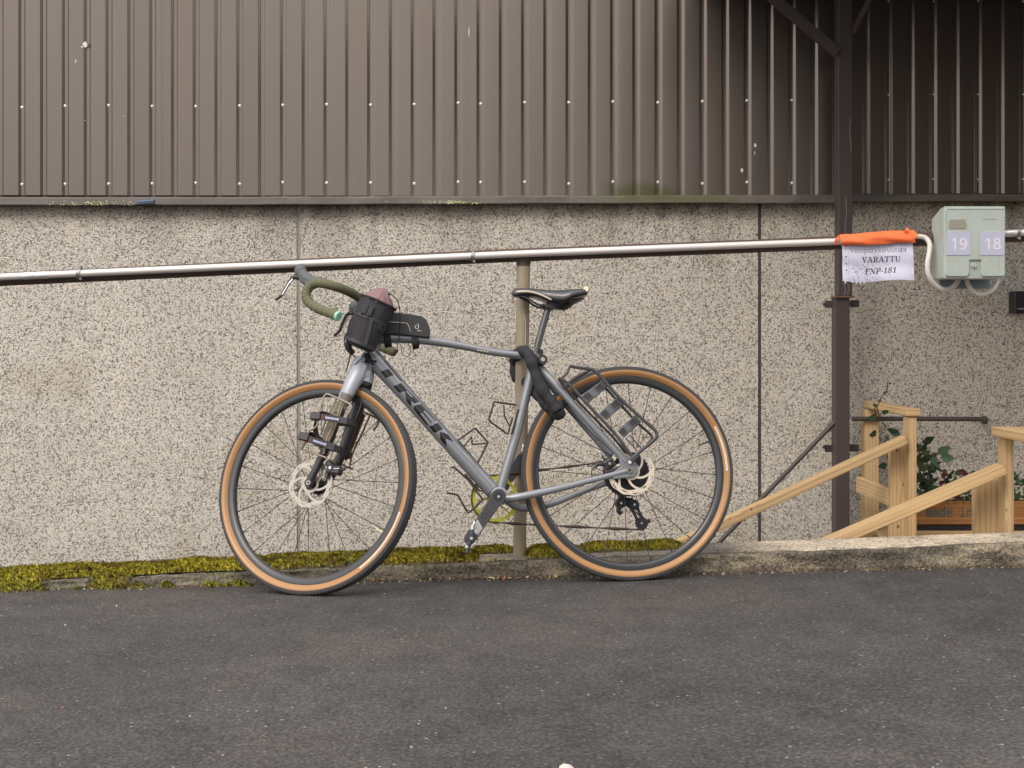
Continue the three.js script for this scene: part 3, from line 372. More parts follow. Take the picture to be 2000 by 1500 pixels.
{ // orange cloth wrap and paper sign
  const or = thing('orange_tape', 'bright orange cloth strip wrapped along the rail above the paper notice', 'cloth strip', W(1710, 466, DR)), omat = std([0.85, 0.16, 0.045], 0.75, 0, { side: THREE.DoubleSide });
  const n = 70, m = 26, pos = [], uv = [], idx = [];
  for (let i = 0; i <= n; i++) for (let k = 0; k <= m; k++) { const t = i / n, a = lerp(2.6, -0.62, k / m), px = lerp(1637, 1783 - 3 * Math.sin(k * 0.6), t), c = W(px, railPy(px) - 1 - 2 * t, DR - 0.014); const fold = 0.0024 * Math.sin(a * 5 + t * 9 + 2.5 * fbm(t * 5, k * 0.2, 331, 2)) + 0.003 * (fbm(t * 9, k * 0.3, 341, 3) - 0.5), r = 0.0305 + fold * 0.8 + 0.002 * Math.sin(t * Math.PI); pos.push(c.x, c.y + r * Math.sin(a) * (0.82 + 0.1 * t), c.z + r * Math.cos(a) * 1.4); uv.push(t, k / m); }
  for (let i = 0; i < n; i++) for (let k = 0; k < m; k++) { const a = i * (m + 1) + k, b = a + m + 1; idx.push(a, a + 1, b, b, a + 1, b + 1); }
  const g = new THREE.BufferGeometry(); g.setAttribute('position', new THREE.Float32BufferAttribute(pos, 3)); g.setAttribute('uv', new THREE.Float32BufferAttribute(uv, 2)); g.setIndex(idx); g.computeVertexNormals(); wpart('cloth', g, omat, or);
  for (const [x, y, dx, dy] of [[1640, 462, -5, 6], [1768, 455, 3, -4]]) wpart('loose_end', strap([W(x, y, DR - 0.05), W(x + dx, y + dy, DR - 0.055), W(x + dx * 1.6, y + dy * 2.4, DR - 0.05)], 0.012, 0.001, v3(0, 0, 1), 8), omat, or);
  const sign = thing('paper_sign', 'white paper notice reading VARATTU hung from the rail in a plastic sleeve', 'sign', W(1714, 548, DR - 0.04));
  const t = canvasTex(1024, 540, (c, w, h) => {
    c.fillStyle = '#c6c4d6'; c.fillRect(0, 0, w, h); const gr = c.createLinearGradient(0, 0, w, h); for (let k = 0; k < 260; k++) { c.fillStyle = hash(k, 6) > 0.4 ? 'rgba(205,203,220,.4)' : 'rgba(170,168,190,.22)'; c.beginPath(); c.ellipse(hash(k, 1) * w, hash(k, 2) * h, 20 + 60 * hash(k, 3), 8 + 26 * hash(k, 4), hash(k, 5), 0, 7); c.fill(); }
    c.fillStyle = '#35333c'; c.textAlign = 'center'; c.textBaseline = 'alphabetic'; c.font = '92px serif'; c.globalAlpha = 0.8; c.fillText('Vinoparkkiruutu', 480, 142); c.globalAlpha = 0.9; c.font = 'bold 84px serif'; c.fillText('19', 880, 142); c.font = 'bold 112px serif'; c.globalAlpha = 0.9; c.fillText('VARATTU', 560, 280); c.globalAlpha = 1; c.font = 'italic bold 112px serif'; c.fillStyle = '#26242b'; c.fillText('FNP-181', 545, 438);
    c.strokeStyle = '#8b8898'; c.lineWidth = 4; c.beginPath(); c.moveTo(92, 0); c.lineTo(92, h); c.stroke(); for (const y of [45, 98, 200, 300, 386]) { c.fillStyle = '#4a4650'; c.beginPath(); c.arc(50 + 12 * hash(y, 1), y, 7 + 8 * hash(y, 2), 0, 7); c.fill(); }
    for (let k = 0; k < 90; k++) { c.fillStyle = 'rgba(50,45,55,' + (0.15 + 0.5 * hash(k, 14)) + ')'; const x = 130 + 260 * hash(k, 11) + (k % 5 ? 0 : 120), y = 300 + 230 * hash(k, 12); c.beginPath(); c.ellipse(x, y, 3 + 9 * hash(k, 13), 3 + 7 * hash(k, 15), hash(k, 16) * 3, 0, 7); c.fill(); }
  });
  const nx = 30, ny = 16, w = (1783 - 1645) * (DR - 0.04) / F, hgt = 76 * (DR - 0.04) / F, gp = new THREE.PlaneGeometry(w, hgt, nx, ny), p = gp.attributes.position; const c = W(1714, 511, DR - 0.04);
  for (let i = 0; i < p.count; i++) { const x = p.getX(i), y = p.getY(i), f = 0.5 - y / hgt; p.setXYZ(i, x, y - 0.004 * Math.sin((x / w + 0.5) * 6) * f, 0.006 * Math.sin((x / w + 0.5) * 8 + 1) * f + 0.012 * f * (x / w + 0.5) + 0.002 * Math.sin(y * 90)); }
  gp.computeVertexNormals(); gp.translate(c.x, c.y, c.z); const back = gp.clone(); back.translate(0, 0, -0.0012); { const ix = back.index.array; for (let i = 0; i < ix.length; i += 3) { const q = ix[i]; ix[i] = ix[i + 1]; ix[i + 1] = q; } back.computeVertexNormals(); }
  wpart('notice_sheet', gp, std([1, 1, 1], 0.35, 0, { map: t }), sign); wpart('sleeve_back', back, std([0.5, 0.5, 0.55], 0.3), sign);
  const fr = []; const r = RNG(12); for (let k = 0; k < 5; k++) { const x = 1650 + k * 9 + r() * 6; fr.push(strap([W(x, 547.5, DR - 0.05), W(x + r() * 2 - 1, 552 + r() * 3, DR - 0.05)], 0.004, 0.0006, v3(0, 0, 1), 2)); } wpart('torn_edge', fr, std([0.6, 0.6, 0.66], 0.4), sign);
}
// ------------------------------------------------------------------ wooden stair railings, planter, plants
{
  const D2 = 4.8, DF = 6.03, DB = 6.68, yFloor = -0.16, m = (px, D) => px * D / F;
  const a = thing('stair_railing', 'new pine stair railing beside the column, its top bar running back to the wall', 'railing', v3(wallX(1740, DF), yFloor, DK - DF));
  const post = (pxc, pyTop, D, wpx, dep, low = yFloor) => { const x = wallX(pxc, D), z = DK - D - dep / 2; return beam(v3(x, low, z), v3(x, wallY(pyTop, D), z), wpx * D / F, dep, v3(0, 0, 1)); };
  wpart('post', post(1702.5, 800.5, DB, 29, 0.07, -1.2), M.wood, a);
  wpart('post', post(1783, 815, DF, 15.5, 0.092, -1.2), M.wood, a);
  wpart('board_post', post(1756.5, 868, DF + 0.075, 34, 0.045, -1.2), M.wood, a);
  { const x = wallX(1784, DF) - 0.002, y = wallY(806, DF); wpart('top_rail', beam(v3(x + 0.002, y + 0.001, DK - DF + 0.012), v3(x - 0.004, y + 0.001, DK - DB - 0.09), 26 * DF / F, 15.5 * DF / F, v3(0, 1, 0), 0.005), M.wood, a); }
  { const y0 = wallY(870.5, DF), p0 = W(1767, 858, DF), p1 = W(1300, 1074, DF); wpart('handrail', beam(p0, p1, 0.07, 18.5 * DF / F * 0.91, v3(0, 1, 0), 0.005), M.wood, a); const lx = W(1308, 1070, DF); wpart('post', beam(v3(lx.x, -1.27, lx.z), v3(lx.x, lx.y - 0.02, lx.z), 0.07, 0.045, v3(0, 0, 1)), M.wood, a); }
  { const q0 = W(1677, 946, DB - 0.12), q1 = W(1737, 970.5, DF + 0.1); q0.y = wallY(946, DB - 0.12); wpart('cross_board', beam(q0, q1, 0.028, 32 * 6.3 / F, v3(0, 1, 0)), M.wood, a); }
  const scr = std([0.22, 0.16, 0.09], 0.5, 0.4); for (const [px, py, D] of [[1703, 852, DB - 0.004], [1752, 879, DF + 0.074], [1754, 1028, DF + 0.074]]) { const p = W(px, py, D); wpart('bolt_head', cyl(p.clone().add(v3(0, 0, -0.004)), p.clone().add(v3(0, 0, 0.0015)), 0.0075, 0.0065, 12), scr, a); }
  const b = thing('stair_railing', 'new pine stair railing nearest the kerb, cut by the right edge of the frame', 'railing', v3(wallX(1960, D2), yFloor, DK - D2));
  wpart('post', post(1972, 856, D2, 17.5, 0.072, -1.2), M.wood, b);
  wpart('board_post', post(1928.5, 937, D2 + 0.085, 46, 0.045, -1.2), M.wood, b);
  wpart('trim_board', post(1956, 1010, D2 + 0.06, 8, 0.02, -1.2), M.wood, b);
  { const x = wallX(1947, D2), y = wallY(846.5, D2); wpart('top_rail', beam(v3(x + 0.07, y + 0.004, DK - D2 - 0.06), v3(x + 0.07, y + 0.004, DK - D2 + 0.26), 0.14, 0.034, v3(0, 1, 0), 0.005), M.wood, b); }
  { const p0 = W(1957, 914.5, D2 - 0.02), p1 = W(1560, 1085, D2 - 0.02); wpart('handrail', beam(p0, p1, 0.085, 21 * D2 / F * 0.92, v3(0, 1, 0), 0.005), M.wood, b); wpart('stringer', beam(p0.clone().add(v3(-0.42, -0.255, -0.1)), p1.clone().add(v3(0, -0.09, -0.1)), 0.03, 0.09, v3(0, 1, 0)), M.wood, b); }
  // planter on the landing
  const DP = 6.45, pl = thing('planter_box', 'reddish wooden planter box with faded blue stencil lettering under the red flowers', 'planter', v3(wallX(1900, DP), yFloor, DK - DP));
  const x0 = wallX(1760, DP), x1 = wallX(2140, DP), yt = wallY(979, DP), yb = wallY(1023.5, DP), Lp = x1 - x0;
  const lt = canvasTex(1024, 128, (c, w, h) => {
    c.fillStyle = '#a87a48'; c.fillRect(0, 0, w, h); for (let y = 0; y < h; y++) { const k = vn(3, y * 0.35, 351) * 0.5 + vn(3, y * 0.08, 352) * 0.5; c.fillStyle = `rgba(${k > 0.5 ? '60,25,5' : '230,170,100'},${0.3 * Math.abs(k - 0.5)})`; c.fillRect(0, y, w, 1); }
    for (let k = 0; k < 120; k++) { c.strokeStyle = 'rgba(70,30,10,.22)'; c.lineWidth = 0.6 + hash(k, 4); c.beginPath(); const y = hash(k, 1) * h; c.moveTo(0, y); c.bezierCurveTo(w * 0.3, y + 8 * (hash(k, 2) - 0.5), w * 0.6, y + 8 * (hash(k, 3) - 0.5), w, y + 5 * (hash(k, 5) - 0.5)); c.stroke(); }
    const sx = (px) => (px - 1760) / 380 * w; c.font = 'bold 74px monospace'; c.textBaseline = 'alphabetic'; c.fillStyle = 'rgba(52,84,100,.85)'; c.save(); c.translate(sx(1807), 86); c.scale(0.79, 1); c.fillText('made in', 0, 0); c.restore(); c.save(); c.translate(sx(1895), 86); c.fillText('H', 0, 0); c.restore();
    for (let k = 0; k < 40; k++) { c.fillStyle = 'rgba(52,84,100,.14)'; c.beginPath(); c.ellipse(sx(1808 + 42 * hash(k, 21)), 45 + 44 * hash(k, 22), 9, 6, 0, 0, 7); c.fill(); } c.fillStyle = 'rgba(168,122,72,.75)'; for (let k = 0; k < 4; k++) c.fillRect(sx(1826 + k * 19), 20, 2.5, 80);
  });
  const front = rbox(Lp, yt - yb, 0.028, 0.003, v3(0, 0, 0)); { const p = front.attributes.position, uv = front.attributes.uv; for (let i = 0; i < p.count; i++) uv.setXY(i, p.getX(i) / Lp + 0.5, p.getY(i) / (yt - yb) + 0.5); } front.translate((x0 + x1) / 2, (yt + yb) / 2, DK - DP); wpart('front_board', front, std([1, 1, 1], 0.8, 0, { map: lt, bumpMap: wood.bump, bumpScale: 0.001 }), pl);
  wpart('back_board', beam(v3(x0, (yt + yb) / 2, DK - DP - 0.24), v3(x1, (yt + yb) / 2, DK - DP - 0.24), 0.028, yt - yb), M.wood, pl);
  wpart('soil', rbox(Lp - 0.03, 0.03, 0.22, 0.005, v3((x0 + x1) / 2, yt - 0.035, DK - DP - 0.12)), std([0.03, 0.02, 0.014], 1), pl);
  wpart('black_strip', rbox(Lp - 0.02, 12 * DP / F, 0.2, 0.003, v3((x0 + x1) / 2, yb - 6.2 * DP / F, DK - DP - 0.1)), std([0.014, 0.012, 0.016], 0.5), pl);  // plain black strip between the front board and the base board
  wpart('base_board', beam(v3(x0, yb - 17 * DP / F, DK - DP), v3(x1, yb - 17 * DP / F, DK - DP), 0.03, 8 * DP / F), M.wood, pl);
  // leaves
  const leafG = (() => { const s = []; const n = 8, pos = [], idx = []; for (let i = 0; i <= n; i++) { const t = i / n, wd = 0.36 * Math.pow(Math.sin(Math.PI * Math.pow(t, 0.75)), 0.9) + 0.004, y = t, z = -0.22 * t * t; pos.push(-wd, y, z + 0.1 * wd, 0, y, z - 0.03, wd, y, z + 0.1 * wd); } for (let i = 0; i < n; i++) for (let k = 0; k < 2; k++) { const q = i * 3 + k, w = q + 3; idx.push(q, q + 1, w, w, q + 1, w + 1); } const g = new THREE.BufferGeometry(); g.setAttribute('position', new THREE.Float32BufferAttribute(pos, 3)); g.setIndex(idx); g.computeVertexNormals(); return g; })();
  const leafMats = [[0.016, 0.045, 0.022], [0.022, 0.062, 0.03], [0.035, 0.085, 0.045], [0.05, 0.11, 0.06]].map((c) => phys(c, 0.38, 0, { side: THREE.DoubleSide, transmission: 0.1, thickness: 0 }));
  const lightLeaf = [[0.06, 0.13, 0.03], [0.1, 0.19, 0.05]].map((c) => std(c, 0.55, 0, { side: THREE.DoubleSide }));
  const r = RNG(42);
  function leaf(parent, p, size, mats, dir) { const m2 = new THREE.Mesh(leafG, mats[Math.floor(r() * mats.length)]); m2.name = 'leaf'; m2.castShadow = m2.receiveShadow = true; m2.scale.setScalar(size); m2.position.copy(p.clone().sub(parent.position)); m2.quaternion.setFromUnitVectors(v3(0, 1, 0), (dir || v3(r() - 0.5, r() - 0.55, 0.25 + r() * 0.5)).normalize()); m2.rotateY((r() - 0.5) * 1.2); parent.add(m2); }
  const ivy = thing('climbing_plant', 'dark green climbing plant with glossy leaves winding over the pine top bar', 'plant', v3(wallX(1815, 6.4), yFloor, DK - 6.4));
  const stemM = std([0.05, 0.045, 0.025], 0.8), DI = 6.28;
  const st = [[[1818, 985], [1806, 930], [1790, 870], [1745, 850], [1724, 825], [1714, 800], [1716, 788], [1722, 776], [1732, 762], [1734, 745]], [[1732, 764], [1742, 778], [1752, 789]], [[1712, 790], [1709, 803], [1713, 822]], [[1806, 960], [1818, 905], [1835, 880]], [[1806, 930], [1760, 915], [1733, 908]], [[1800, 985], [1795, 900], [1797, 865]]];
  st.forEach((s, i) => { const tt = wpart('stem', sweep(s.map(([px, py], k) => W(px, py, DI + 0.03 * Math.sin(px * 0.07) - (py < 800 ? 0.12 : 0))), i === 1 ? 0.0012 : 0.0026, { n: 40, m: 6 }), stemM, ivy); });
  for (const [px, py, s, dx, dy] of [[1712, 812, 0.05, -0.8, -0.3], [1722, 806, 0.035, 0.9, 0.2], [1712, 843, 0.045, -0.7, -0.4], [1734, 838, 0.05, 0.6, -0.3], [1728, 850, 0.045, 0.5, -0.9], [1740, 840, 0.05, 0.8, -0.5], [1728, 858, 0.04, -0.2, -1], [1732, 908, 0.045, -0.9, -0.2], [1736, 885, 0.04, -0.3, -0.9], [1709, 795, 0.022, -0.3, 0.9], [1730, 765, 0.018, -0.8, -0.3], [1716, 785, 0.02, 0.5, 0.8], [1736, 750, 0.014, 0.8, 0.4]]) leaf(ivy, W(px, py, DI - 0.14 + 0.1 * r()), s, py > 800 ? leafMats.slice(1) : leafMats, v3(dx, dy, 0.35 + 0.3 * r()));
  for (let i = 0; i < 88; i++) { const t = r(), px = t < 0.35 ? 1790 + r() * 18 : 1792 + r() * 38 + (r() < 0.3 ? 12 : 0), py = t < 0.35 ? 860 + r() * 120 : 885 + r() * 95; leaf(ivy, W(px, py, DI - 0.1 + 0.3 * r()), 0.032 + 0.03 * r(), leafMats); }
  for (const [px, py, s, dx, dy] of [[1832, 886, 0.062, 0.6, 0.4], [1838, 893, 0.06, 0.95, -0.1], [1822, 893, 0.055, 0.1, -0.8], [1815, 886, 0.055, -0.5, 0.1], [1818, 905, 0.055, 0.2, -0.9], [1797, 868, 0.05, -0.2, -0.6], [1800, 862, 0.045, 0.7, -0.2], [1826, 908, 0.05, 0.5, -0.7]]) leaf(ivy, W(px, py, DI - 0.16), s, leafMats.slice(2), v3(dx, dy, 0.4));
  const fl = thing('flowering_plant', 'small plant with dark red flowers growing in the planter behind the railing', 'plant', v3(wallX(1870, DP), yt, DK - DP - 0.1));
  for (let i = 0; i < 110; i++) { const px = 1838 + r() * 75, py = 925 + r() * 55; leaf(fl, W(px, py, DP - 0.05 + 0.2 * r()), 0.016 + 0.018 * r(), leafMats.concat(lightLeaf), v3(r() - 0.5, r() - 0.2, 0.2 + r() * 0.5)); }
  const red = std([0.075, 0.005, 0.01], 0.6, 0, { side: THREE.DoubleSide });
  for (const [px, py] of [[1845, 922], [1876, 921], [1884, 926], [1838, 943], [1872, 973], [1898, 970], [1850, 950], [1842, 930], [1890, 938]]) { const fm = []; for (let k = 0; k < 5; k++) { const g = leafG.clone(); g.scale(0.018, 0.016, 0.016); g.rotateX(0.5); g.rotateZ(k * 1.257 + px); fm.push(g); } const g = merge(fm), p = W(px, py, DP - 0.14); g.rotateX((r() - 0.5) * 0.8); g.translate(p.x, p.y, p.z); wpart('flower', g, red, fl); }
  wpart('stem', [1845, 1876, 1860, 1890].map((px, k) => sweep([W(px + 6, 985, DP - 0.02), W(px, 925 + k * 6, DP - 0.1)], 0.0016, { n: 4, m: 5 })), std([0.06, 0.09, 0.03], 0.7), fl);
  const wp = thing('leafy_plant', 'light green leafy plant in the planter at the right edge', 'plant', v3(wallX(1995, DP), yt, DK - DP - 0.1));
  for (let i = 0; i < 90; i++) { const px = 1978 + r() * 70, py = 925 + r() * 58; leaf(wp, W(px, py, DP - 0.05 + 0.2 * r()), 0.018 + 0.02 * r(), leafMats.slice(2).concat(lightLeaf), v3(r() - 0.5, r() - 0.1, 0.2 + r() * 0.5)); }
}
// ------------------------------------------------------------------ moss on the kerb, grit and leaf litter
{
  const dens = (x, z) => {
    const px = kpx(x), n = fbm(x * 6, z * 14, 401, 4), n2 = fbm(x * 20, z * 30, 403, 3); let d = 0;
    if (px < 520) d = sst(520, 480, px) * (z > -0.022 && z < 0.012 ? sst(0.5, 0.66, n + 0.08 * sst(300, 0, px)) : z >= 0.012 ? sst(0.042 + 0.03 * (n - 0.5), 0.018, z) * sst(0.44, 0.6, n2 * 0.5 + n * 0.5 + 0.04) : sst(-0.02, -0.05 + 0.03 * (n - 0.5), z) * 0.7 + 0.3);
    const mid = sst(470, 510, px) * sst(1030, 975, px) * sst(-0.004, -0.045 + 0.07 * (n - 0.5), z) * (px > 905 ? 1 - sst(-0.19, -0.15, z) * sst(912, 940, px) * sst(0.7, 0.45, n2 * 0.6 + sst(-0.04, 0, z) * 0.6) : 1);
    const r1 = sst(1022, 1050, px) * sst(1160, 1090, px) * sst(-0.02, -0.06 + 0.05 * (n - 0.5), z), r2 = sst(1110, 1170, px) * sst(1362, 1310, px) * sst(-0.1, -0.135 + 0.06 * (n - 0.5), z), r3 = sst(1376, 1381, px) * sst(1394, 1389, px) * sst(-0.16, -0.2, z);
    d = Math.max(d, mid, r1, r2, r3); return d * sst(0.22, 0.4, n + 0.25 * d);
  };
  const hgt = (x, z) => { const n = fbm(x * 9, z * 16, 411, 4); return (0.007 + 0.022 * n) * dens(x, z) * sst(KB - 0.02, KB + 0.02, z); };
  const surf = (x, z) => { const t = ktop(x), g = gy(x); let y = z < -0.012 ? t : z < 0.006 ? lerp(t, g, sst(-0.012, 0.006, z)) : g; return y + hgt(x, z); };
  const grp = new THREE.Group(); grp.name = numbered('moss'); tag(grp, 'yellow-green moss cushions covering the top of the kerb', 'moss', null, 'stuff'); scene.add(grp);
  const nx = 900, nz = 56, pos = [], col = [], idx = [], x0 = -2.7, x1 = kx(1400);
  for (let i = 0; i <= nx; i++) for (let k = 0; k <= nz; k++) { const x = lerp(x0, x1, i / nx), z = lerp(KB - 0.012, 0.05, k / nz), d = dens(x, z); pos.push(x, surf(x, z) - 0.002 - 0.016 * (1 - sst(0.0, 0.3, d)) + 0.004 * (fbm(x * 60, z * 60, 421, 2) - 0.5), z + (z > -0.012 && z < 0.01 ? 0.006 : 0)); { const q = sst(0.25, 0.7, d); col.push(lerp(0.07, 0.16, q), lerp(0.052, 0.145, q), lerp(0.03, 0.03, q)); }; }
  for (let i = 0; i < nx; i++) for (let k = 0; k < nz; k++) { const a = i * (nz + 1) + k, b = a + nz + 1; const mx = lerp(x0, x1, (i + 0.5) / nx), mz = lerp(KB - 0.012, 0.05, (k + 0.5) / nz); if (dens(mx, mz) > 0.12) idx.push(a, a + 1, b, b, a + 1, b + 1); }
  const g = new THREE.BufferGeometry(); g.setAttribute('position', new THREE.Float32BufferAttribute(pos, 3)); g.setAttribute('color', new THREE.Float32BufferAttribute(col, 3)); g.setIndex(idx); g.computeVertexNormals();
  const mm = new THREE.Mesh(g, std([1, 1, 1], 1, 0, { vertexColors: true })); mm.name = 'moss_cushion'; mm.userData.kind = 'stuff'; grp.add(mm);
  const tp = [], r = RNG(9); for (let k = 0; k < 6; k++) { const a = k / 6 * 6.283 + r(), t = 0.35 + 0.5 * r(), dx = Math.cos(a) * t, dz = Math.sin(a) * t, w = 0.16; const px = -Math.sin(a) * w, pz = Math.cos(a) * w; tp.push(px, -0.1, pz, -px, -0.1, -pz, dx, 1 - 0.4 * t, dz); } const tg = new THREE.BufferGeometry(); tg.setAttribute('position', new THREE.Float32BufferAttribute(tp, 3)); tg.computeVertexNormals();
  { const n = tg.attributes.normal; for (let i = 0; i < n.count; i++) n.setXYZ(i, n.getX(i) * 0.4, 0.9, n.getZ(i) * 0.4); }
  const mats = [], cols = [], m4 = new THREE.Matrix4(), q = new THREE.Quaternion(), e = new THREE.Euler();
  for (let i = 0; i < 240000 && mats.length < 95000; i++) { const x = lerp(x0, x1, r()), z = lerp(KB - 0.01, 0.05, r()), d = dens(x, z); if (r() > d * 1.1 || d < 0.1) continue; const s = 0.004 + 0.008 * r() * r() + 0.002 * d; e.set((r() - 0.5) * 0.9, r() * 6.28, (r() - 0.5) * 0.9); m4.compose(v3(x, surf(x, z) - 0.001, z + (z > -0.012 && z < 0.01 ? 0.006 : 0)), q.setFromEuler(e), v3(s, s * (0.7 + 0.7 * r()), s)); mats.push(m4.clone()); const k = r(), b = sst(0.54, 0.72, fbm(x * 8, z * 22, 431, 3)) * 0.8, yb = fbm(x * 12, z * 20, 441, 3); let cr = lerp(0.2, 0.92, k) * (0.7 + 0.65 * yb), cg = lerp(0.19, 0.76, k) * (0.7 + 0.65 * yb), cb = 0.016 + 0.05 * k; cr = lerp(cr, 0.2 + 0.1 * k, b); cg = lerp(cg, 0.14 + 0.06 * k, b); cb = lerp(cb, 0.02, b); if (z > 0.012) { cr *= 0.75; cg *= 0.85; } cols.push(lin(cr, cg, cb)); }
  const im = new THREE.InstancedMesh(tg, std([1, 1, 1], 0.9, 0, { side: THREE.DoubleSide }), mats.length); mats.forEach((m, i) => { im.setMatrixAt(i, m); im.setColorAt(i, cols[i]); }); im.name = 'moss_tuft'; im.userData.kind = 'stuff'; im.castShadow = im.receiveShadow = true; grp.add(im);
  // grit: loose pale stones on the asphalt and at the kerb foot
  const peb = new THREE.IcosahedronGeometry(1, 1); { const p = peb.attributes.position; for (let i = 0; i < p.count; i++) { const k = 0.8 + 0.4 * vn(p.getX(i) * 2 + 5, p.getY(i) * 2 + p.getZ(i), 451); p.setXYZ(i, p.getX(i) * k, p.getY(i) * k * 0.6, p.getZ(i) * k); } peb.computeVertexNormals(); }
  const N = 560, gi = new THREE.InstancedMesh(peb, std([1, 1, 1], 0.85), N);
  for (let i = 0; i < N; i++) { const foot = i < 420, x = (r() - 0.5) * 4.2, z = foot ? 0.006 + 0.05 * r() * r() : 0.1 + 2.4 * r(), s = foot ? 0.0015 + 0.004 * r() * r() : 0.001 + 0.0032 * Math.pow(r(), 4); e.set(r(), r() * 6, r()); m4.compose(v3(x, gy(x) + s * 0.3, z), q.setFromEuler(e), v3(s * (0.8 + 0.6 * r()), s, s)); gi.setMatrixAt(i, m4); const k = r(); gi.setColorAt(i, foot ? lin(0.1 + 0.2 * k, 0.08 + 0.16 * k, 0.05 + 0.12 * k) : k > 0.9 ? lin(0.35, 0.14, 0.09) : lin(0.22 + 0.22 * k, 0.21 + 0.2 * k, 0.19 + 0.19 * k)); }
  gi.name = numbered('grit'); tag(gi, 'scattered pale grit on the asphalt', 'grit', null, 'stuff'); scene.add(gi);
  const big = thing('pebble', 'smooth white pebble lying on the asphalt at the bottom edge', 'stone', v3(0, 0, 0)); { const D = EYE / (1510 - 660) * F, c = W(1105, 1510, D); c.y = gy(c.x) + 0.006; const g2 = peb.clone(); g2.scale(0.016, 0.014, 0.014); g2.translate(c.x, c.y, c.z); big.position.copy(c); wpart('stone', g2, std([0.55, 0.48, 0.42], 0.7), big); }
  // worn pale patch of mortar on the road
  const leafS = new THREE.Shape(); leafS.moveTo(0, -1); leafS.quadraticCurveTo(0.7, -0.2, 0, 1); leafS.quadraticCurveTo(-0.7, -0.2, 0, -1); const lgm = new THREE.ShapeGeometry(leafS, 5); { const p = lgm.attributes.position; for (let i = 0; i < p.count; i++) p.setZ(i, 0.3 * p.getX(i) * p.getX(i) + 0.12 * p.getY(i)); lgm.computeVertexNormals(); lgm.rotateX(-Math.PI / 2); }
  const NL = 90, li = new THREE.InstancedMesh(lgm, std([1, 1, 1], 0.8, 0, { side: THREE.DoubleSide }), NL);
  for (let i = 0; i < NL; i++) { const px = i < 8 ? [985, 978, 960, 1085, 1050, 995, 1098, 660][i] : 480 + 900 * r(), x = kx(px), z = i < 8 ? 0.012 + 0.01 * r() : 0.008 + 0.05 * r() * r(), s = i < 8 ? 0.011 + 0.007 * r() : 0.003 + 0.005 * r(); e.set((r() - 0.5) * 1.0, r() * 6.28, (r() - 0.5) * 1.0); m4.compose(v3(x, gy(x) + 0.005 + 0.004 * r(), z), q.setFromEuler(e), v3(s, s, s)); li.setMatrixAt(i, m4); const k = r(); li.setColorAt(i, k < 0.3 ? lin(0.36, 0.13, 0.05) : k < 0.6 ? lin(0.42, 0.27, 0.1) : lin(0.4, 0.34, 0.2)); }
  li.name = numbered('leaf_litter'); tag(li, 'small dry leaf scraps lying along the foot of the kerb', 'dry leaves', null, 'stuff'); scene.add(li);
}
// ------------------------------------------------------------------ bicycle
const bm = {
  paint: phys([0.215, 0.226, 0.242], 0.33, 0.25, { clearcoat: 0.35, clearcoatRoughness: 0.25 }),
  light: phys([0.33, 0.348, 0.385], 0.4, 0.15, { clearcoat: 0.3, clearcoatRoughness: 0.3 }),
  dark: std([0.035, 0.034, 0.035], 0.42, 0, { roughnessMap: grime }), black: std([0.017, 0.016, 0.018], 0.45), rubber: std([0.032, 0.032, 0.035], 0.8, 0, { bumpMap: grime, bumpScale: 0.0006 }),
  tread: std([0.05, 0.049, 0.051], 0.9), tan: std([0.37, 0.19, 0.074], 0.62, 0, { roughnessMap: grime }), rim: phys([0.035, 0.036, 0.038], 0.3, 0.1, { clearcoat: 0.2, clearcoatRoughness: 0.35 }),
  silver: std([0.74, 0.71, 0.67], 0.4, 0.7), steel: std([0.6, 0.58, 0.56], 0.3, 0.9), spoke: std([0.03, 0.03, 0.03], 0.4, 0.3), rotor: std([0.4, 0.36, 0.31], 0.5, 0.35, { roughnessMap: grime }),
  tape: std([0.115, 0.112, 0.062], 0.75, 0, { bumpMap: grime, bumpScale: 0.0005 }), mint: std([0.27, 0.55, 0.4], 0.45), hood: std([0.085, 0.091, 0.097], 0.6), ring: std([0.5, 0.48, 0.03], 0.42, 0.25), chain: std([0.08, 0.062, 0.048], 0.45, 0.5),
  fabric: std([0.022, 0.021, 0.025], 0.85, 0, { bumpMap: grime, bumpScale: 0.001 }), cage: std([0.28, 0.24, 0.18], 0.45, 0.35), cream: std([0.72, 0.6, 0.38], 0.55), web: std([0.014, 0.013, 0.016], 0.8),
};
const rx = (226) * 4.375 / F, Rr = v3(rx, gy(rx), DK - 4.375), fx = -383 * 4.27 / F, Rf = v3(fx, gy(fx), DK - 4.27);
const uB = Rr.clone().sub(Rf).normalize(), nB0 = uB.clone().cross(v3(0, 1, 0)).normalize(), vB0 = nB0.clone().cross(uB), LEAN = 10 * Math.PI / 180;
const vB = vB0.clone().multiplyScalar(Math.cos(LEAN)).addScaledVector(nB0, -Math.sin(LEAN)), nB = uB.clone().cross(vB);
const MB = new THREE.Matrix4().makeBasis(uB, vB, nB).setPosition(Rr);
const camP = v3(0, EYE, DK);
function hit(mat, px, py, c) { const inv = mat.clone().invert(), o = camP.clone().applyMatrix4(inv), d = v3((px - 1000) / F, (660 - py) / F, -1).transformDirection(inv); const t = (c - o.z) / d.z; return o.addScaledVector(d, t); }
const B = (px, py, c = 0) => hit(MB, px, py, c);
const bike = thing('bicycle', 'grey gravel bicycle with tan-wall tyres leaning against the railing', 'bicycle', Rr); bike.quaternion.setFromRotationMatrix(MB);
const bp = (name, g, m, parent = bike, label) => { const q = mesh(name, g, m, parent, label); q.position.set(0, 0, 0); return q; };
const hung = (name, label, cat) => { const t = thing(name, label, cat, Rr); t.quaternion.copy(bike.quaternion); return t; };
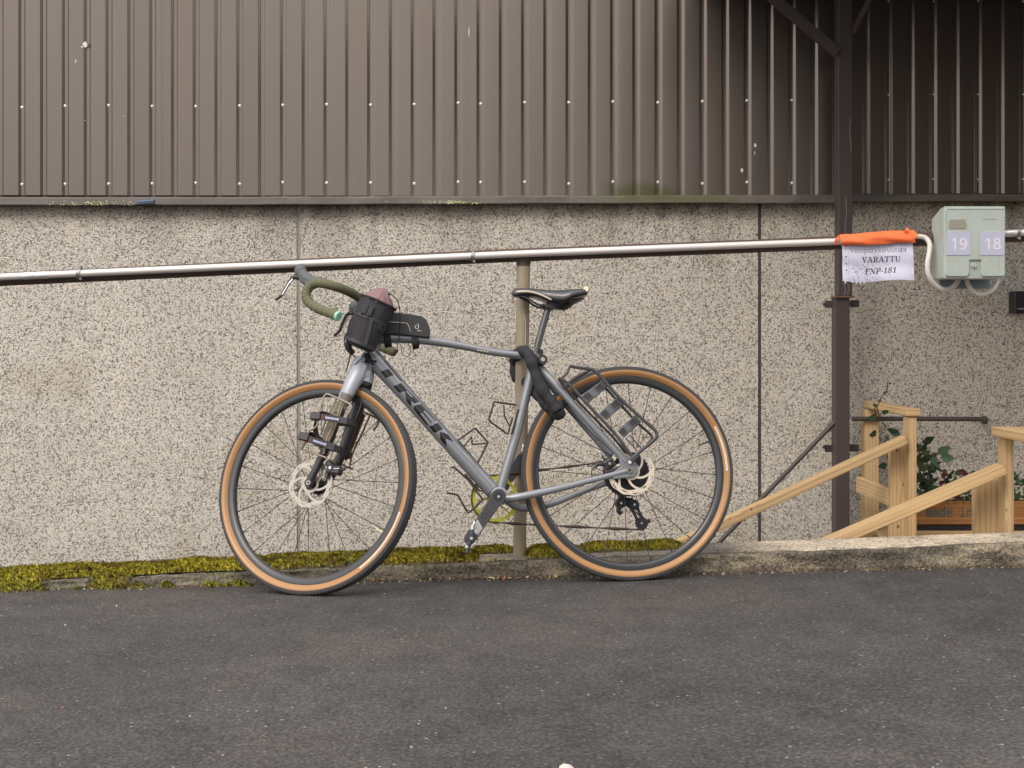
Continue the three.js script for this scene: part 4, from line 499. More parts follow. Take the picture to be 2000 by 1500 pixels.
// steering
const A0 = B(645, 951, 0), AX = v3(Math.cos(72 * Math.PI / 180), Math.sin(72 * Math.PI / 180), 0);
const MS = new THREE.Matrix4().makeTranslation(A0.x, A0.y, A0.z).multiply(new THREE.Matrix4().makeRotationAxis(AX, -27 * Math.PI / 180)).multiply(new THREE.Matrix4().makeTranslation(-A0.x, -A0.y, -A0.z));
const MBS = MB.clone().multiply(MS), S = (px, py, c = 0) => hit(MBS, px, py, c);
const sp = (name, g, m, parent = bike, label) => { const gg = (Array.isArray(g) ? merge(g) : g.clone()); gg.applyMatrix4(MS); return bp(name, gg, m, parent, label); };
const steerAt = (t) => A0.clone().addScaledVector(AX, t);
const R = 0.357;
// wheels: built round the origin, axle along z
const ringSweep = (prof, n = 128) => { const pts = prof.map(([r, z]) => new THREE.Vector2(r, z)); const g = new THREE.LatheGeometry(pts, n); g.rotateX(Math.PI / 2); return g; };
function wheel(name, label, hubHalf, seed) {
  const w = new THREE.Group(); w.name = name; w.userData.label = label; bike.add(w); const add = (n, g, m, l) => bp(n, g, m, w, l);
  const side = (s) => { const p = []; for (let k = 0; k <= 14; k++) { const t = k / 14, r = lerp(0.3215, 0.3438, t), h = 0.0122 + (0.0226 - 0.0122) * Math.sin(t * Math.PI * 0.62) / Math.sin(Math.PI * 0.5); p.push([r, s * h]); } return p; };
  const treadP = []; for (let k = 0; k <= 20; k++) { const a = lerp(-1, 1, k / 20), z = 0.0222 * Math.sin(a * Math.PI / 2), r = 0.3425 + (R - 0.3425) * Math.pow(Math.cos(a * Math.PI / 2), 0.62); treadP.push([r, z]); }
  const knobs = [], r = RNG(seed); for (let i = 0; i < 170; i++) { const a = i / 170 * Math.PI * 2; for (const z of [-0.0178, 0.0178]) { const k = rbox(0.0085, 0.003, 0.005, 0.0006, v3(0, 0, 0)); k.translate(0, 0.3522, z); k.rotateZ(a + (z > 0 ? 0.018 : 0)); knobs.push(k); } }
  const slimKnobs = knobs; add('tyre', [ringSweep(treadP, 160), ...slimKnobs], bm.tread);
  add('tyre_sidewall', ringSweep(side(1)), bm.tan); add('tyre_sidewall', ringSweep(side(-1).reverse()), bm.tan);
  const rp = [[0.3228, -0.0118], [0.3222, -0.0132], [0.3195, -0.0136], [0.309, -0.0128], [0.3015, -0.0095], [0.2988, -0.004], [0.2985, 0], [0.2988, 0.004], [0.3015, 0.0095], [0.309, 0.0128], [0.3195, 0.0136], [0.3222, 0.0132], [0.3228, 0.0118]]; add('rim', ringSweep(rp), bm.rim);
  const bead = []; for (const s of [1, -1]) bead.push(ringSweep(s > 0 ? [[0.3205, 0.0128], [0.3222, 0.0137], [0.3238, 0.0142]] : [[0.3238, -0.0142], [0.3222, -0.0137], [0.3205, -0.0128]])); add('bead', bead, bm.black);
  const hz = hubHalf - 0.012; add('hub', [cyl(v3(0, 0, -hz), v3(0, 0, hz), 0.011, 0.011, 24), cyl(v3(0, 0, hz - 0.03), v3(0, 0, hz - 0.018), 0.026, 0.026, 28), cyl(v3(0, 0, -hz + 0.012), v3(0, 0, -hz + 0.024), 0.026, 0.026, 28), cyl(v3(0, 0, -hz + 0.02), v3(0, 0, hz - 0.026), 0.017, 0.017, 24)], bm.black);
  for (let i = 0; i < 24; i++) { const s = i % 2 ? 1 : -1, a = (i + 0.5) / 24 * Math.PI * 2 + 0.07, cross = (Math.floor(i / 2) % 2 ? 1 : -1) * 0.95, hzz = s > 0 ? hz - 0.024 : -hz + 0.018; const p0 = v3(Math.cos(a + cross) * 0.024, Math.sin(a + cross) * 0.024, hzz), p1 = v3(Math.cos(a) * 0.2995, Math.sin(a) * 0.2995, s * 0.003); const sk = add('spoke', sweep([p0, p1], 0.0013, { n: 1, m: 6 }), bm.spoke); add('nipple', cyl(p1.clone().lerp(p0, 0.045), p1, 0.0019, 0.0021, 6), bm.dark); }
  const va = seed === 3 ? -0.62 : 0.32; add('valve', cyl(v3(Math.cos(va) * 0.299, Math.sin(va) * 0.299, 0), v3(Math.cos(va) * 0.262, Math.sin(va) * 0.262, 0), 0.0028, 0.0022, 10), seed === 3 ? std([0.7, 0.6, 0.4], 0.5) : bm.dark);
  const rz = hubHalf - 0.015; // brake rotor on the near side
  const sh = new THREE.Shape(); for (let k = 0; k <= 120; k++) { const a = k / 120 * Math.PI * 2, q = 0.079 + 0.0012 * Math.sin(a * 12); k ? sh.lineTo(q * Math.cos(a), q * Math.sin(a)) : sh.moveTo(q, 0); }
  const inner = new THREE.Path(); for (let k = 60; k >= 0; k--) { const a = k / 60 * Math.PI * 2, q = 0.062 + 0.001 * Math.sin(a * 6); k < 60 ? inner.lineTo(q * Math.cos(a), q * Math.sin(a)) : inner.moveTo(q, 0); } sh.holes.push(inner);
  for (let k = 0; k < 12; k++) { const a0 = k / 12 * Math.PI * 2 + 0.05, h = new THREE.Path(); const r0 = k % 2 ? 0.0745 : 0.0695, da = 0.22; h.absarc(0, 0, r0 + 0.0017, a0, a0 + da, false); h.absarc(0, 0, r0 - 0.0017, a0 + da, a0, true); sh.holes.push(h); }
  for (let k = 0; k < 24; k++) { const a = k / 24 * Math.PI * 2 + 0.31, h = new THREE.Path(), q = k % 2 ? 0.0672 : 0.0752; h.absarc(q * Math.cos(a), q * Math.sin(a), 0.0013, 0, Math.PI * 2, true); sh.holes.push(h); }
  const ex = { depth: 0.0018, bevelEnabled: false, curveSegments: 6 }, rg = [new THREE.ExtrudeGeometry(sh, ex)];
  const spid = new THREE.Shape(); spid.absarc(0, 0, 0.03, 0, Math.PI * 2, false); const sh2 = new THREE.Path(); sh2.absarc(0, 0, 0.021, 0, Math.PI * 2, true); spid.holes.push(sh2); rg.push(new THREE.ExtrudeGeometry(spid, { ...ex, curveSegments: 40 }));
  for (let k = 0; k < 6; k++) { const a = k / 6 * Math.PI * 2 + 0.2, pts = []; for (let j = 0; j <= 8; j++) { const t = j / 8, q = lerp(0.027, 0.0655, t), b = a + 0.75 * t; pts.push(v3(q * Math.cos(b), q * Math.sin(b), 0.0009)); } rg.push(sweep(pts, 1, { n: 12, profile: RECT(0.0017, 0.0075, 0.1), ref: v3(0, 0, 1) })); }
  const rot = merge(rg); rot.translate(0, 0, rz); add('brake_rotor', rot, seed === 3 ? bm.rotor : std([0.68, 0.6, 0.49], 0.55, 0.2, { roughnessMap: grime }));
  return w;
}
const wf = wheel('front_wheel', 'front wheel turned toward the wall', 0.05, 3), wr = wheel('rear_wheel', 'rear wheel behind the folded rack', 0.071, 8);
const hubF = S(617, 951, 0), hubR = B(1226, 925, 0); hubR.y = R - 0.003; hubF.y += 0.004;
{ const m = MS.clone().multiply(new THREE.Matrix4().makeTranslation(hubF.x, hubF.y, hubF.z)); m.decompose(wf.position, wf.quaternion, wf.scale); wr.position.copy(hubR);
  // drop the front wheel so that its lowest point rests on the road
  let low = 9; const mw = MB.clone().multiply(m); for (let k = 0; k < 720; k++) { const a = k / 720 * Math.PI * 2, p = v3(Math.cos(a) * R, Math.sin(a) * R, 0).applyMatrix4(mw); low = Math.min(low, p.y - gy(p.x)); }
}
// tyre labels: printed strips on the tan wall
function tyreLabel(w, a0, a1) { const pos = [], uv = [], idx = [], n = 30; for (let i = 0; i <= n; i++) { const a = lerp(a0, a1, i / n); for (const [k, r, z] of [[0, 0.3292, 0.0202], [1, 0.3325, 0.0218], [2, 0.3358, 0.0226]]) { pos.push(r * Math.cos(a), r * Math.sin(a), z + 0.0006); uv.push(i / n, k / 2); } } for (let i = 0; i < n; i++) for (let k = 0; k < 2; k++) { const a = i * 3 + k, b = a + 3; idx.push(a, a + 1, b, b, a + 1, b + 1); } const g = new THREE.BufferGeometry(); g.setAttribute('position', new THREE.Float32BufferAttribute(pos, 3)); g.setAttribute('uv', new THREE.Float32BufferAttribute(uv, 2)); g.setIndex(idx); g.computeVertexNormals();
  const t = canvasTex(512, 32, (c) => { c.fillStyle = '#d9cabd'; c.fillRect(0, 0, 512, 32); for (let k = 0; k < 36; k++) { if (hash(k, 2) < 0.2) continue; c.fillStyle = `rgba(120,108,105,${0.3 + 0.3 * hash(k, 1)})`; c.fillRect(14 + k * 13.5, 9, 7 + 3 * hash(k, 3), 14); } }); bp('tyre_label', g, std([1, 1, 1], 0.55, 0, { map: t, side: THREE.DoubleSide }), w); }
tyreLabel(wf, -1.02, -0.36); tyreLabel(wr, -0.02, 0.44);

// frame
const bb = B(974, 970, 0.0); bb.z = 0; const flat = (p) => v3(p.x, p.y, 0);
const dtA = B(737, 709, 0), dtB = bb.clone().add(v3(-0.004, 0.002, 0)), stB = B(1045, 690, 0), ttA = B(744, 664, 0);
const hl = (py) => { let best = 0, bd = 9; for (let t = 0.1; t < 0.8; t += 0.002) { const p = steerAt(t).applyMatrix4(MB), y = 660 - (p.y - EYE) * F / (DK - p.z); if (Math.abs(y - py) < bd) { bd = Math.abs(y - py); best = t; } } return best; };
const hB = hl(728), hT = hl(652);
{
  const tubes = [];
  tubes.push(sweep([steerAt(hB), steerAt(hT)], (t) => lerp(0.0255, 0.022, t), { n: 8, m: 24 }));
  tubes.push(sweep([B(742, 662), B(762, 660), B(810, 662), B(860, 668.5), B(910, 677), B(960, 687), B(1022, 695), B(1046, 698)], (t) => lerp(0.0185, 0.0125, sst(0, 0.7, t)), { n: 50, m: 20, sx: 1, sy: 1.15 }));
  tubes.push(sweep([bb, B(981, 942), B(1008, 850), B(1024, 785), B(1047, 692)], (t) => lerp(0.0155, 0.0165, t), { n: 30, m: 20 }));
  for (const s of [1, -1]) {
    const z = (p) => { p.z *= s; return p; }, near = (px, py, c) => z(B(px, py, c));
    tubes.push(sweep([near(1050, 712, 0.014), near(1060, 724, 0.02), near(1083, 749, 0.034), near(1115, 785, 0.046), near(1150, 823, 0.054), near(1190, 867, 0.06), near(1222, 902, 0.064)], (t) => lerp(0.0115, 0.0105, t), { n: 40, m: 14, sx: 1.15, sy: 0.9 }));
    tubes.push(sweep([...(s > 0 ? [near(984, 975, 0.03), near(1010, 971, 0.044), near(1060, 961, 0.054), near(1110, 949.5, 0.058), near(1148, 939.5, 0.061), near(1190, 929, 0.064), near(1224, 920, 0.066)] : [[988, 976, 0.03], [1012, 990, 0.044], [1045, 991, 0.054], [1085, 981, 0.058], [1130, 963, 0.061], [1180, 945, 0.064], [1224, 932, 0.066]].map((a) => B(a[0], a[1], -a[2])))], (t) => lerp(0.0135, 0.0095, sst(0, 0.9, t)), { n: 40, m: 14, sx: 1.0, sy: 0.8 }));
    const sh = new THREE.Shape(); const q = (px, py) => { const p = B(px, py, 0.066); return [p.x, p.y]; }; const L = [[1210, 893], [1222, 890], [1234, 898], [1243, 908], [1244, 920], [1237, 930], [1222, 932], [1200, 934], [1196, 926], [1214, 912]]; L.forEach((a, i) => i ? sh.lineTo(...q(...a)) : sh.moveTo(...q(...a))); const g = new THREE.ExtrudeGeometry(sh, { depth: 0.005, bevelEnabled: true, bevelSize: 0.003, bevelThickness: 0.003, bevelSegments: 3 }); g.translate(0, 0, s > 0 ? 0.062 : -0.069); tubes.push(g);
  }
  tubes.push(cyl(bb.clone().setZ(-0.038), bb.clone().setZ(0.038), 0.0245, 0.0245, 30));
  tubes.push(sweep([B(1043, 705), B(1049, 683)], 0.0185, { n: 4, m: 20 }));
  const frame = bp('frame', tubes, bm.paint);
  // down tube with its printed letters
  const d = dtB.clone().sub(dtA), Ld = d.length(); const tube = sweep([dtA.clone().addScaledVector(d, -0.09), dtB], (t) => lerp(0.0305, 0.0262, sst(0, 0.35, t)), { n: 40, m: 40, ref: v3(0, 0, 1) });
  const LPX = 347, t = canvasTex(2048, 1024, (c, w, h) => {
    c.fillStyle = '#ffffff'; c.fillRect(0, 0, w, h);
    // s: px along the tube from its head end, t: px across; angle = asin(t / 15.7)
    const X = (s) => s / LPX * w, Y = (tt) => { const a = Math.asin(clamp(tt / 15.8, -1, 1)); return h / 2 - a / (2 * Math.PI) * h; };
    const poly = (P) => { c.beginPath(); P.forEach(([s, tt], i) => i ? c.lineTo(X(s), Y(tt)) : c.moveTo(X(s), Y(tt))); c.closePath(); c.fill(); };
    c.fillStyle = '#4a4643';
    poly([[18.5, -8.3], [24.6, 7.1], [40.6, 6.4], [34.6, -8.4]]); poly([[6.4, 9.6], [57.4, 8.6], [57.4, 10.8], [6.4, 11.2]]);
    poly([[55.9, -8.8], [61.9, 7.5], [76, 7.2], [104, 9.2], [112, 9], [108, -1.5], [100, -2.5], [108.5, -9.6], [96, -9.4], [78, 0.8], [73, -9]]);
    c.fillStyle = '#ffffff'; poly([[79, 2.6], [80, 5.2], [95, 6], [97, 4], [93, 2.8]]); poly([[72.9, -9.2], [78, 0.8], [88.5, -8], [95, -9.6], [96, -12], [74, -12]]);
    c.fillStyle = '#4a4643'; poly([[78, 0.8], [93, -0.5], [101, -2.5], [108.4, -9.6], [97, -9.8], [90, -6.5]]);
    poly([[111, -4.5], [117.5, 9.3], [130.5, 9], [160.8, 8.8], [160, 6.2], [131, 5.4], [131, 1.6], [158.8, 0.2], [158, -2.6], [131, -2.2], [130, -5.8], [157, -8.6], [156, -11], [126, -10.2], [115, -9]]);
    poly([[160.3, -9.8], [166, 8.6], [182.2, 8.4], [176, -10.4]]); poly([[181, -1], [196, 8.2], [215, 6.6], [199, -1.4], [212.5, -11], [194, -10.4]]);
    c.fillStyle = '#d8d8da'; c.fillRect(X(330), 0, 60, h);
  });
  t.wrapT = t.wrapS = THREE.RepeatWrapping; t.flipY = false;
  { const uv = tube.attributes.uv; const p = tube.attributes.position, dir = d.clone().normalize(), across = v3(-dir.y, dir.x, 0); for (let i = 0; i < uv.count; i++) uv.setXY(i, (uv.getX(i) - 0.09 * Ld) / Ld, uv.getY(i) + 0.5); }
  const mat = bm.paint.clone(); mat.map = t; bp('down_tube', tube, mat, frame, 'down tube with dark block letters');
  bp('weld_bead', [sweep(Array.from({ length: 25 }, (_, k) => { const a = k / 24 * Math.PI * 2; return bb.clone().add(v3(0.0262 * Math.cos(a), 0.0262 * Math.sin(a), 0.03)); }), 0.003, { n: 48, m: 8, closed: false })], bm.light, frame);
  const band = []; for (const [a, b2] of [[[1027, 753], [1030, 757]], [[1020, 782], [1022, 786]]]) { }
  bp('rack_bolt', [cyl(B(1230.5, 902.5, 0.066), B(1230.5, 902.5, 0.08), 0.0065, 0.0055, 14)], bm.silver, frame);
  bp('axle_end', [cyl(B(1230, 918.5, 0.066), B(1230, 918.5, 0.0765), 0.0105, 0.0095, 24)], std([0.2, 0.18, 0.15], 0.35, 0.6), frame); bp('axle_socket', [cyl(B(1230, 918.5, 0.0765), B(1230, 918.5, 0.0772), 0.005, 0.005, 6)], bm.black, frame);
  bp('top_tube_mark', [[934, 683], [940, 684], [946, 685], [952, 686]].map(([px, py]) => rbox(0.006, 0.0045, 0.001, 0.0003, B(px, py + 1, 0.0143))), std([0.5, 0.42, 0.36], 0.5), frame);
  bp('seat_clamp', [sweep([B(1046.5, 697), B(1050.5, 682)], 0.0195, { n: 3, m: 20 }), cyl(B(1058, 690, -0.012), B(1058, 690, 0.012), 0.006, 0.006, 10)], bm.dark, frame);
}
// fork
{
  const leg = (s) => [[697, 730, 0.03], [682, 760, 0.044], [669, 788, 0.05], [655, 826, 0.052], [640, 868, 0.0535], [622, 906, 0.055], [606, 938, 0.0555]].map(([px, py, c]) => { const p = S(px, py, c); p.z *= s; return p; });
  const up = [], lo = []; for (const s of [1, -1]) { const P = leg(s); const top = S(708, 704, 0.012); top.z *= s; (s > 0 ? up : lo).push(sweep([top, P[0], P[1], P[2], P[2].clone().lerp(P[3], 0.3)], (t) => lerp(0.0305, 0.0185, sst(0.2, 1, t)), { n: 24, m: 22, sx: 1, sy: 0.82, ref: v3(1, 0, 0) })); lo.push(sweep([s > 0 ? P[2].clone().lerp(P[3], 0.2) : P[1].clone().lerp(P[2], 0.55), P[3], P[4], P[5], P[6]], (t) => lerp(s > 0 ? 0.0187 : 0.025, 0.0115, Math.pow(t, 0.7)), { n: 36, m: 16 })); }  // upper part of the far blade is coloured dark in place of shade
  up.push(sweep([steerAt(hB - 0.03), steerAt(hB + 0.006)], (t) => lerp(0.034, 0.0265, t), { n: 6, m: 24 })); { const a = leg(1)[0], b = leg(-1)[0]; up.push(sweep([a, a.clone().lerp(steerAt(hB - 0.016), 0.6), steerAt(hB - 0.012), b.clone().lerp(steerAt(hB - 0.016), 0.6), b], 0.0295, { n: 24, m: 20 })); }
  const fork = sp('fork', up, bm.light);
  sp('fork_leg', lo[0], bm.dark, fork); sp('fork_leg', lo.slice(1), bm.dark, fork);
  { const P = leg(1); const o = v3(0, 0, 0.0155); sp('fork_decal', [sweep([P[1].clone().lerp(P[2], 0.4).add(v3(0.004, 0, 0.0032)), P[2].clone().lerp(P[3], 0.05).add(v3(0.004, 0, 0.0022))], (t) => 0.0232 - 0.003 * t, { n: 4, m: 20, sx: 1, sy: 0.84, ref: v3(1, 0, 0) })], std([0.13, 0.115, 0.095], 0.45), fork); }
  for (const s of [1, -1]) { const e = S(603, 943, 0.0555); e.z *= s; sp('dropout', [cyl(e.clone().setZ(s * 0.047), e.clone().setZ(s * 0.062), 0.0145, 0.013, 24), rbox(0.026, 0.03, 0.011, 0.004, e.clone().add(v3(0.005, 0.01, 0)).setZ(s * 0.055), [0, 0, -0.35])], bm.dark, fork); }
  const e = S(603, 943, 0.062); sp('axle_end', [cyl(e, e.clone().add(v3(0, 0, 0.004)), 0.008, 0.0074, 20)], std([0.33, 0.31, 0.28], 0.35, 0.6), fork); sp('axle_socket', [cyl(e.clone().add(v3(0, 0, 0.004)), e.clone().add(v3(0, 0, 0.0045)), 0.0042, 0.0042, 6)], bm.black, fork);
}
// headset, stem, handlebar
const tops = S(702, 582, 0.055), barC = v3(tops.x, tops.y, 0);
{
  sp('stem', [sweep([steerAt(hT - 0.002), steerAt(hT + 0.045)], 0.0185, { n: 4, m: 20 }), sweep([steerAt(hT + 0.03), barC], 0.0165, { n: 6, m: 16 }), cyl(barC.clone().setZ(-0.024), barC.clone().setZ(0.024), 0.021, 0.021, 24)], bm.dark);
  const P = [[694, 576.5, 0.075], [676, 567, 0.13], [655, 559.5, 0.175], [634, 554, 0.196], [620, 552.5, 0.2], [608, 557, 0.2], [600, 567, 0.202], [598, 580, 0.204], [604, 591, 0.206], [618, 601, 0.208], [638, 609, 0.211], [660, 617.5, 0.214]].map(([px, py, c]) => S(px, py, c));
  const bar = [barC.clone(), v3(barC.x, barC.y, 0.05), ...P]; const both = [sweep(bar, 0.0119, { n: 90, m: 14 })]; both.push(mirrorZ(both[0]));
  const hb = sp('handlebar', both, bm.black);
  const saw = (t) => { const q = (t * 23) % 1; return 0.0139 + 0.0024 * Math.pow(Math.sin(Math.PI * Math.pow(q, 0.75)), 0.6); };
  const tapeN = sweep([v3(barC.x, barC.y, 0.052), ...P], (t) => t < 0.36 ? 0.0155 : saw(t), { n: 260, m: 18 });
  sp('bar_tape', tapeN, bm.tape, hb); sp('bar_tape', mirrorZ(tapeN), bm.tape, hb);
  const e = P[P.length - 1], ed = e.clone().sub(P[P.length - 2]).normalize(), plug = [sweep([e.clone().addScaledVector(ed, -0.004), e.clone().addScaledVector(ed, 0.004), e.clone().addScaledVector(ed, 0.0055)], (t) => t > 0.9 ? 0.0125 : 0.0158, { n: 6, m: 20 })]; sp('bar_plug', plug, bm.mint, hb); sp('bar_plug', mirrorZ(plug[0]), bm.mint, hb);
  const hole = cyl(e.clone().addScaledVector(ed, 0.0055), e.clone().addScaledVector(ed, 0.006), 0.0045, 0.0045, 12); sp('plug_screw', hole, std([0.3, 0.32, 0.32], 0.5), hb);
  // brake hood and lever, near side then mirrored
  const h0 = [S(628, 548, 0.198), S(611, 549, 0.199), S(598, 543, 0.198), S(590, 534, 0.197), S(588, 527, 0.196), S(588, 521, 0.196)];
  const hood = sweep(h0, (t) => t < 0.35 ? lerp(0.0125, 0.0195, t / 0.35) : t < 0.7 ? lerp(0.0195, 0.0175, (t - 0.35) / 0.35) : lerp(0.0175, 0.012, sst(0.75, 1, t)), { n: 30, m: 18, sx: 1, sy: 0.85 });
  const hood2 = sweep([S(608, 556, 0.2), S(596, 548, 0.2), S(587, 538, 0.198)], (t) => lerp(0.016, 0.0125, t), { n: 14, m: 16, sy: 0.85 });
  const nub = new THREE.SphereGeometry(0.0215, 24, 16); { const c = S(587, 529, 0.196); nub.scale(0.98, 1.1, 0.82); nub.translate(c.x, c.y, c.z); }
  const lever = sweep([S(577, 541, 0.197), S(569, 546, 0.198), S(561, 558, 0.2), S(555, 569, 0.202), S(549, 578, 0.204), S(538, 586, 0.206)], (t) => lerp(0.0062, 0.0036, t), { n: 40, m: 10, sx: 1.1, sy: 1.2 });
  const face = sweep([S(572, 545.5, 0.2), S(564.5, 554, 0.203), S(556, 568.5, 0.205), S(551, 576, 0.207)], (t) => lerp(0.0042, 0.003, t), { n: 24, m: 8 });
  const piv = rbox(0.02, 0.016, 0.02, 0.005, S(580, 541, 0.197), [0, 0, -0.5]);
  for (const f of [(x) => x, mirrorZ]) { const hd = sp('brake_hood', [f(hood), f(hood2), f(nub)], bm.hood); sp('brake_lever', [f(lever), f(piv)], bm.black, hd); sp('lever_face', f(face), bm.steel, hd); }
}
// cables
sp('brake_hose', [sweep([barC.clone().setZ(0.03), S(680, 640, 0.06), S(684, 690, 0.045), S(676, 726, 0.05)], 0.0024, { n: 40, m: 8 }), sweep([S(716, 690, -0.02), S(712, 735, 0.012), S(711, 765, 0.005), S(702, 800, 0.02), S(668, 880, 0.035), S(659, 905, 0.045)], 0.0026, { n: 50, m: 8 }), sweep([S(690, 640, -0.03), S(674, 655, -0.02), S(678, 684, 0), S(700, 700, 0.02)], 0.0024, { n: 40, m: 8 })], bm.black);
// seat post, saddle
{
  bp('seat_post', [sweep([B(1046, 696), B(1051, 671), B(1069, 607), B(1072, 599)], 0.0119, { n: 20, m: 20 })], phys([0.07, 0.075, 0.078], 0.32, 0.3, { clearcoat: 0.3 }));
  // stations: px x, top y, skirt y, half width
  const T = [[999.5, 571, 574, 0.006], [1002, 566.5, 577.5, 0.014], [1008, 564.2, 578, 0.018], [1018, 563.2, 576.5, 0.0205], [1032, 563, 576, 0.0225], [1046, 564.5, 578.5, 0.025], [1058, 566, 582.5, 0.03], [1070, 567.5, 586.5, 0.038], [1082, 568.4, 590, 0.048], [1094, 568.6, 591.5, 0.057], [1103, 568.3, 588, 0.063], [1112, 567.8, 581.5, 0.066], [1122, 567.2, 580, 0.067], [1132, 566.6, 577, 0.065], [1140, 566.4, 575.8, 0.06]];
  const pos = [], idx = [], uv = [], m = 24; T.forEach(([px, ty, sy, w], i) => { const a = B(px, ty, 0), b = B(px, sy, w * 0.96); for (let k = 0; k <= m; k++) { const t = k / m * 2 - 1, ang = t * Math.PI * 0.5, cz = w * Math.sign(t) * Math.pow(Math.abs(Math.sin(ang)), 0.85) * (1 - 0.05 * Math.pow(Math.abs(t), 12)), f = Math.pow(Math.cos(ang), 0.55); pos.push(a.x, lerp(b.y, a.y, clamp(f)), cz); uv.push(i / 14, k / m); } });
  for (let i = 0; i < T.length - 1; i++) for (let k = 0; k < m; k++) { const a = i * (m + 1) + k, b = a + m + 1; idx.push(a, b, a + 1, b, b + 1, a + 1); }
  // nose and tail caps, underside
  const nC = pos.length / 3; for (const e of [0, T.length - 1]) { const p = B(T[e][0] + (e ? 1 : -0.6), (T[e][1] + T[e][2]) / 2, 0); pos.push(p.x, p.y, 0); uv.push(0, 0); const c = pos.length / 3 - 1; for (let k = 0; k < m; k++) { const a = e * (m + 1) + k; e ? idx.push(a, c, a + 1) : idx.push(a, a + 1, c); } }
  for (let i = 0; i < T.length - 1; i++) { const a = i * (m + 1), b = a + m, c = a + m + 1, d = c + m; idx.push(a, b, c, c, b, d); }
  const g = new THREE.BufferGeometry(); g.setAttribute('position', new THREE.Float32BufferAttribute(pos, 3)); g.setAttribute('uv', new THREE.Float32BufferAttribute(uv, 2)); g.setIndex(idx); g.computeVertexNormals();
  const sad = bp('saddle', g, std([0.045, 0.044, 0.048], 0.4, 0, { roughnessMap: grime }));
  const tail = []; for (let k = 0; k <= 12; k++) { const t = k / 12 * 2 - 1; const p = B(1139.5 + 4 * Math.sqrt(Math.max(0, 1 - t * t)), 571, 0); p.z = t * 0.058; tail.push(p); } bp('saddle_bumper', sweep(tail, 1, { n: 40, profile: RECT(0.017, 0.0195, 0.3), ref: v3(1, 0, 0) }), bm.cream, sad);
  const tr = [[1010, 570.3, 0.0192], [1022, 569.5, 0.0222], [1035, 570, 0.024], [1047, 572.6, 0.0268], [1058, 576.5, 0.031], [1068, 581, 0.0375], [1077, 585.5, 0.0445]].map(([px, py, c]) => B(px, py, c + 0.0005)); bp('saddle_trim', sweep(tr, (t) => lerp(0.0045, 0.0022, t), { n: 40, m: 8 }), std([0.55, 0.48, 0.36], 0.5), sad);
  for (const s of [1, -1]) { const q = (px, py, c) => { const p = B(px, py, c); p.z *= s; return p; }; bp('saddle_rail', sweep([q(1016, 578, 0.012), q(1030, 583, 0.016), q(1052, 595, 0.021), q(1072, 598, 0.022), q(1095, 597, 0.022), q(1112, 591, 0.025), q(1132, 580, 0.036)], 0.0036, { n: 40, m: 10 }), bm.black, sad); }
  bp('saddle_shell', [sweep([B(1108, 588, 0), B(1120, 586, 0), B(1139, 577, 0)], (t) => lerp(0.02, 0.011, t), { n: 16, m: 16, sy: 2.6, sx: 0.9 }), sweep([B(1068, 590, 0), B(1080, 596, 0), B(1092, 598.5, 0), B(1104, 599.5, 0), B(1116, 594, 0)], (t) => 0.0075 + 0.004 * Math.sin(t * 3), { n: 20, m: 14, sy: 2.6 })], bm.black, sad);
  bp('saddle_clamp', [rbox(0.034, 0.018, 0.05, 0.005, B(1073, 600.5, 0), [0, 0, -0.1]), rbox(0.014, 0.016, 0.03, 0.004, B(1060, 599, 0), [0, 0, 0.5])], bm.dark, sad);
}
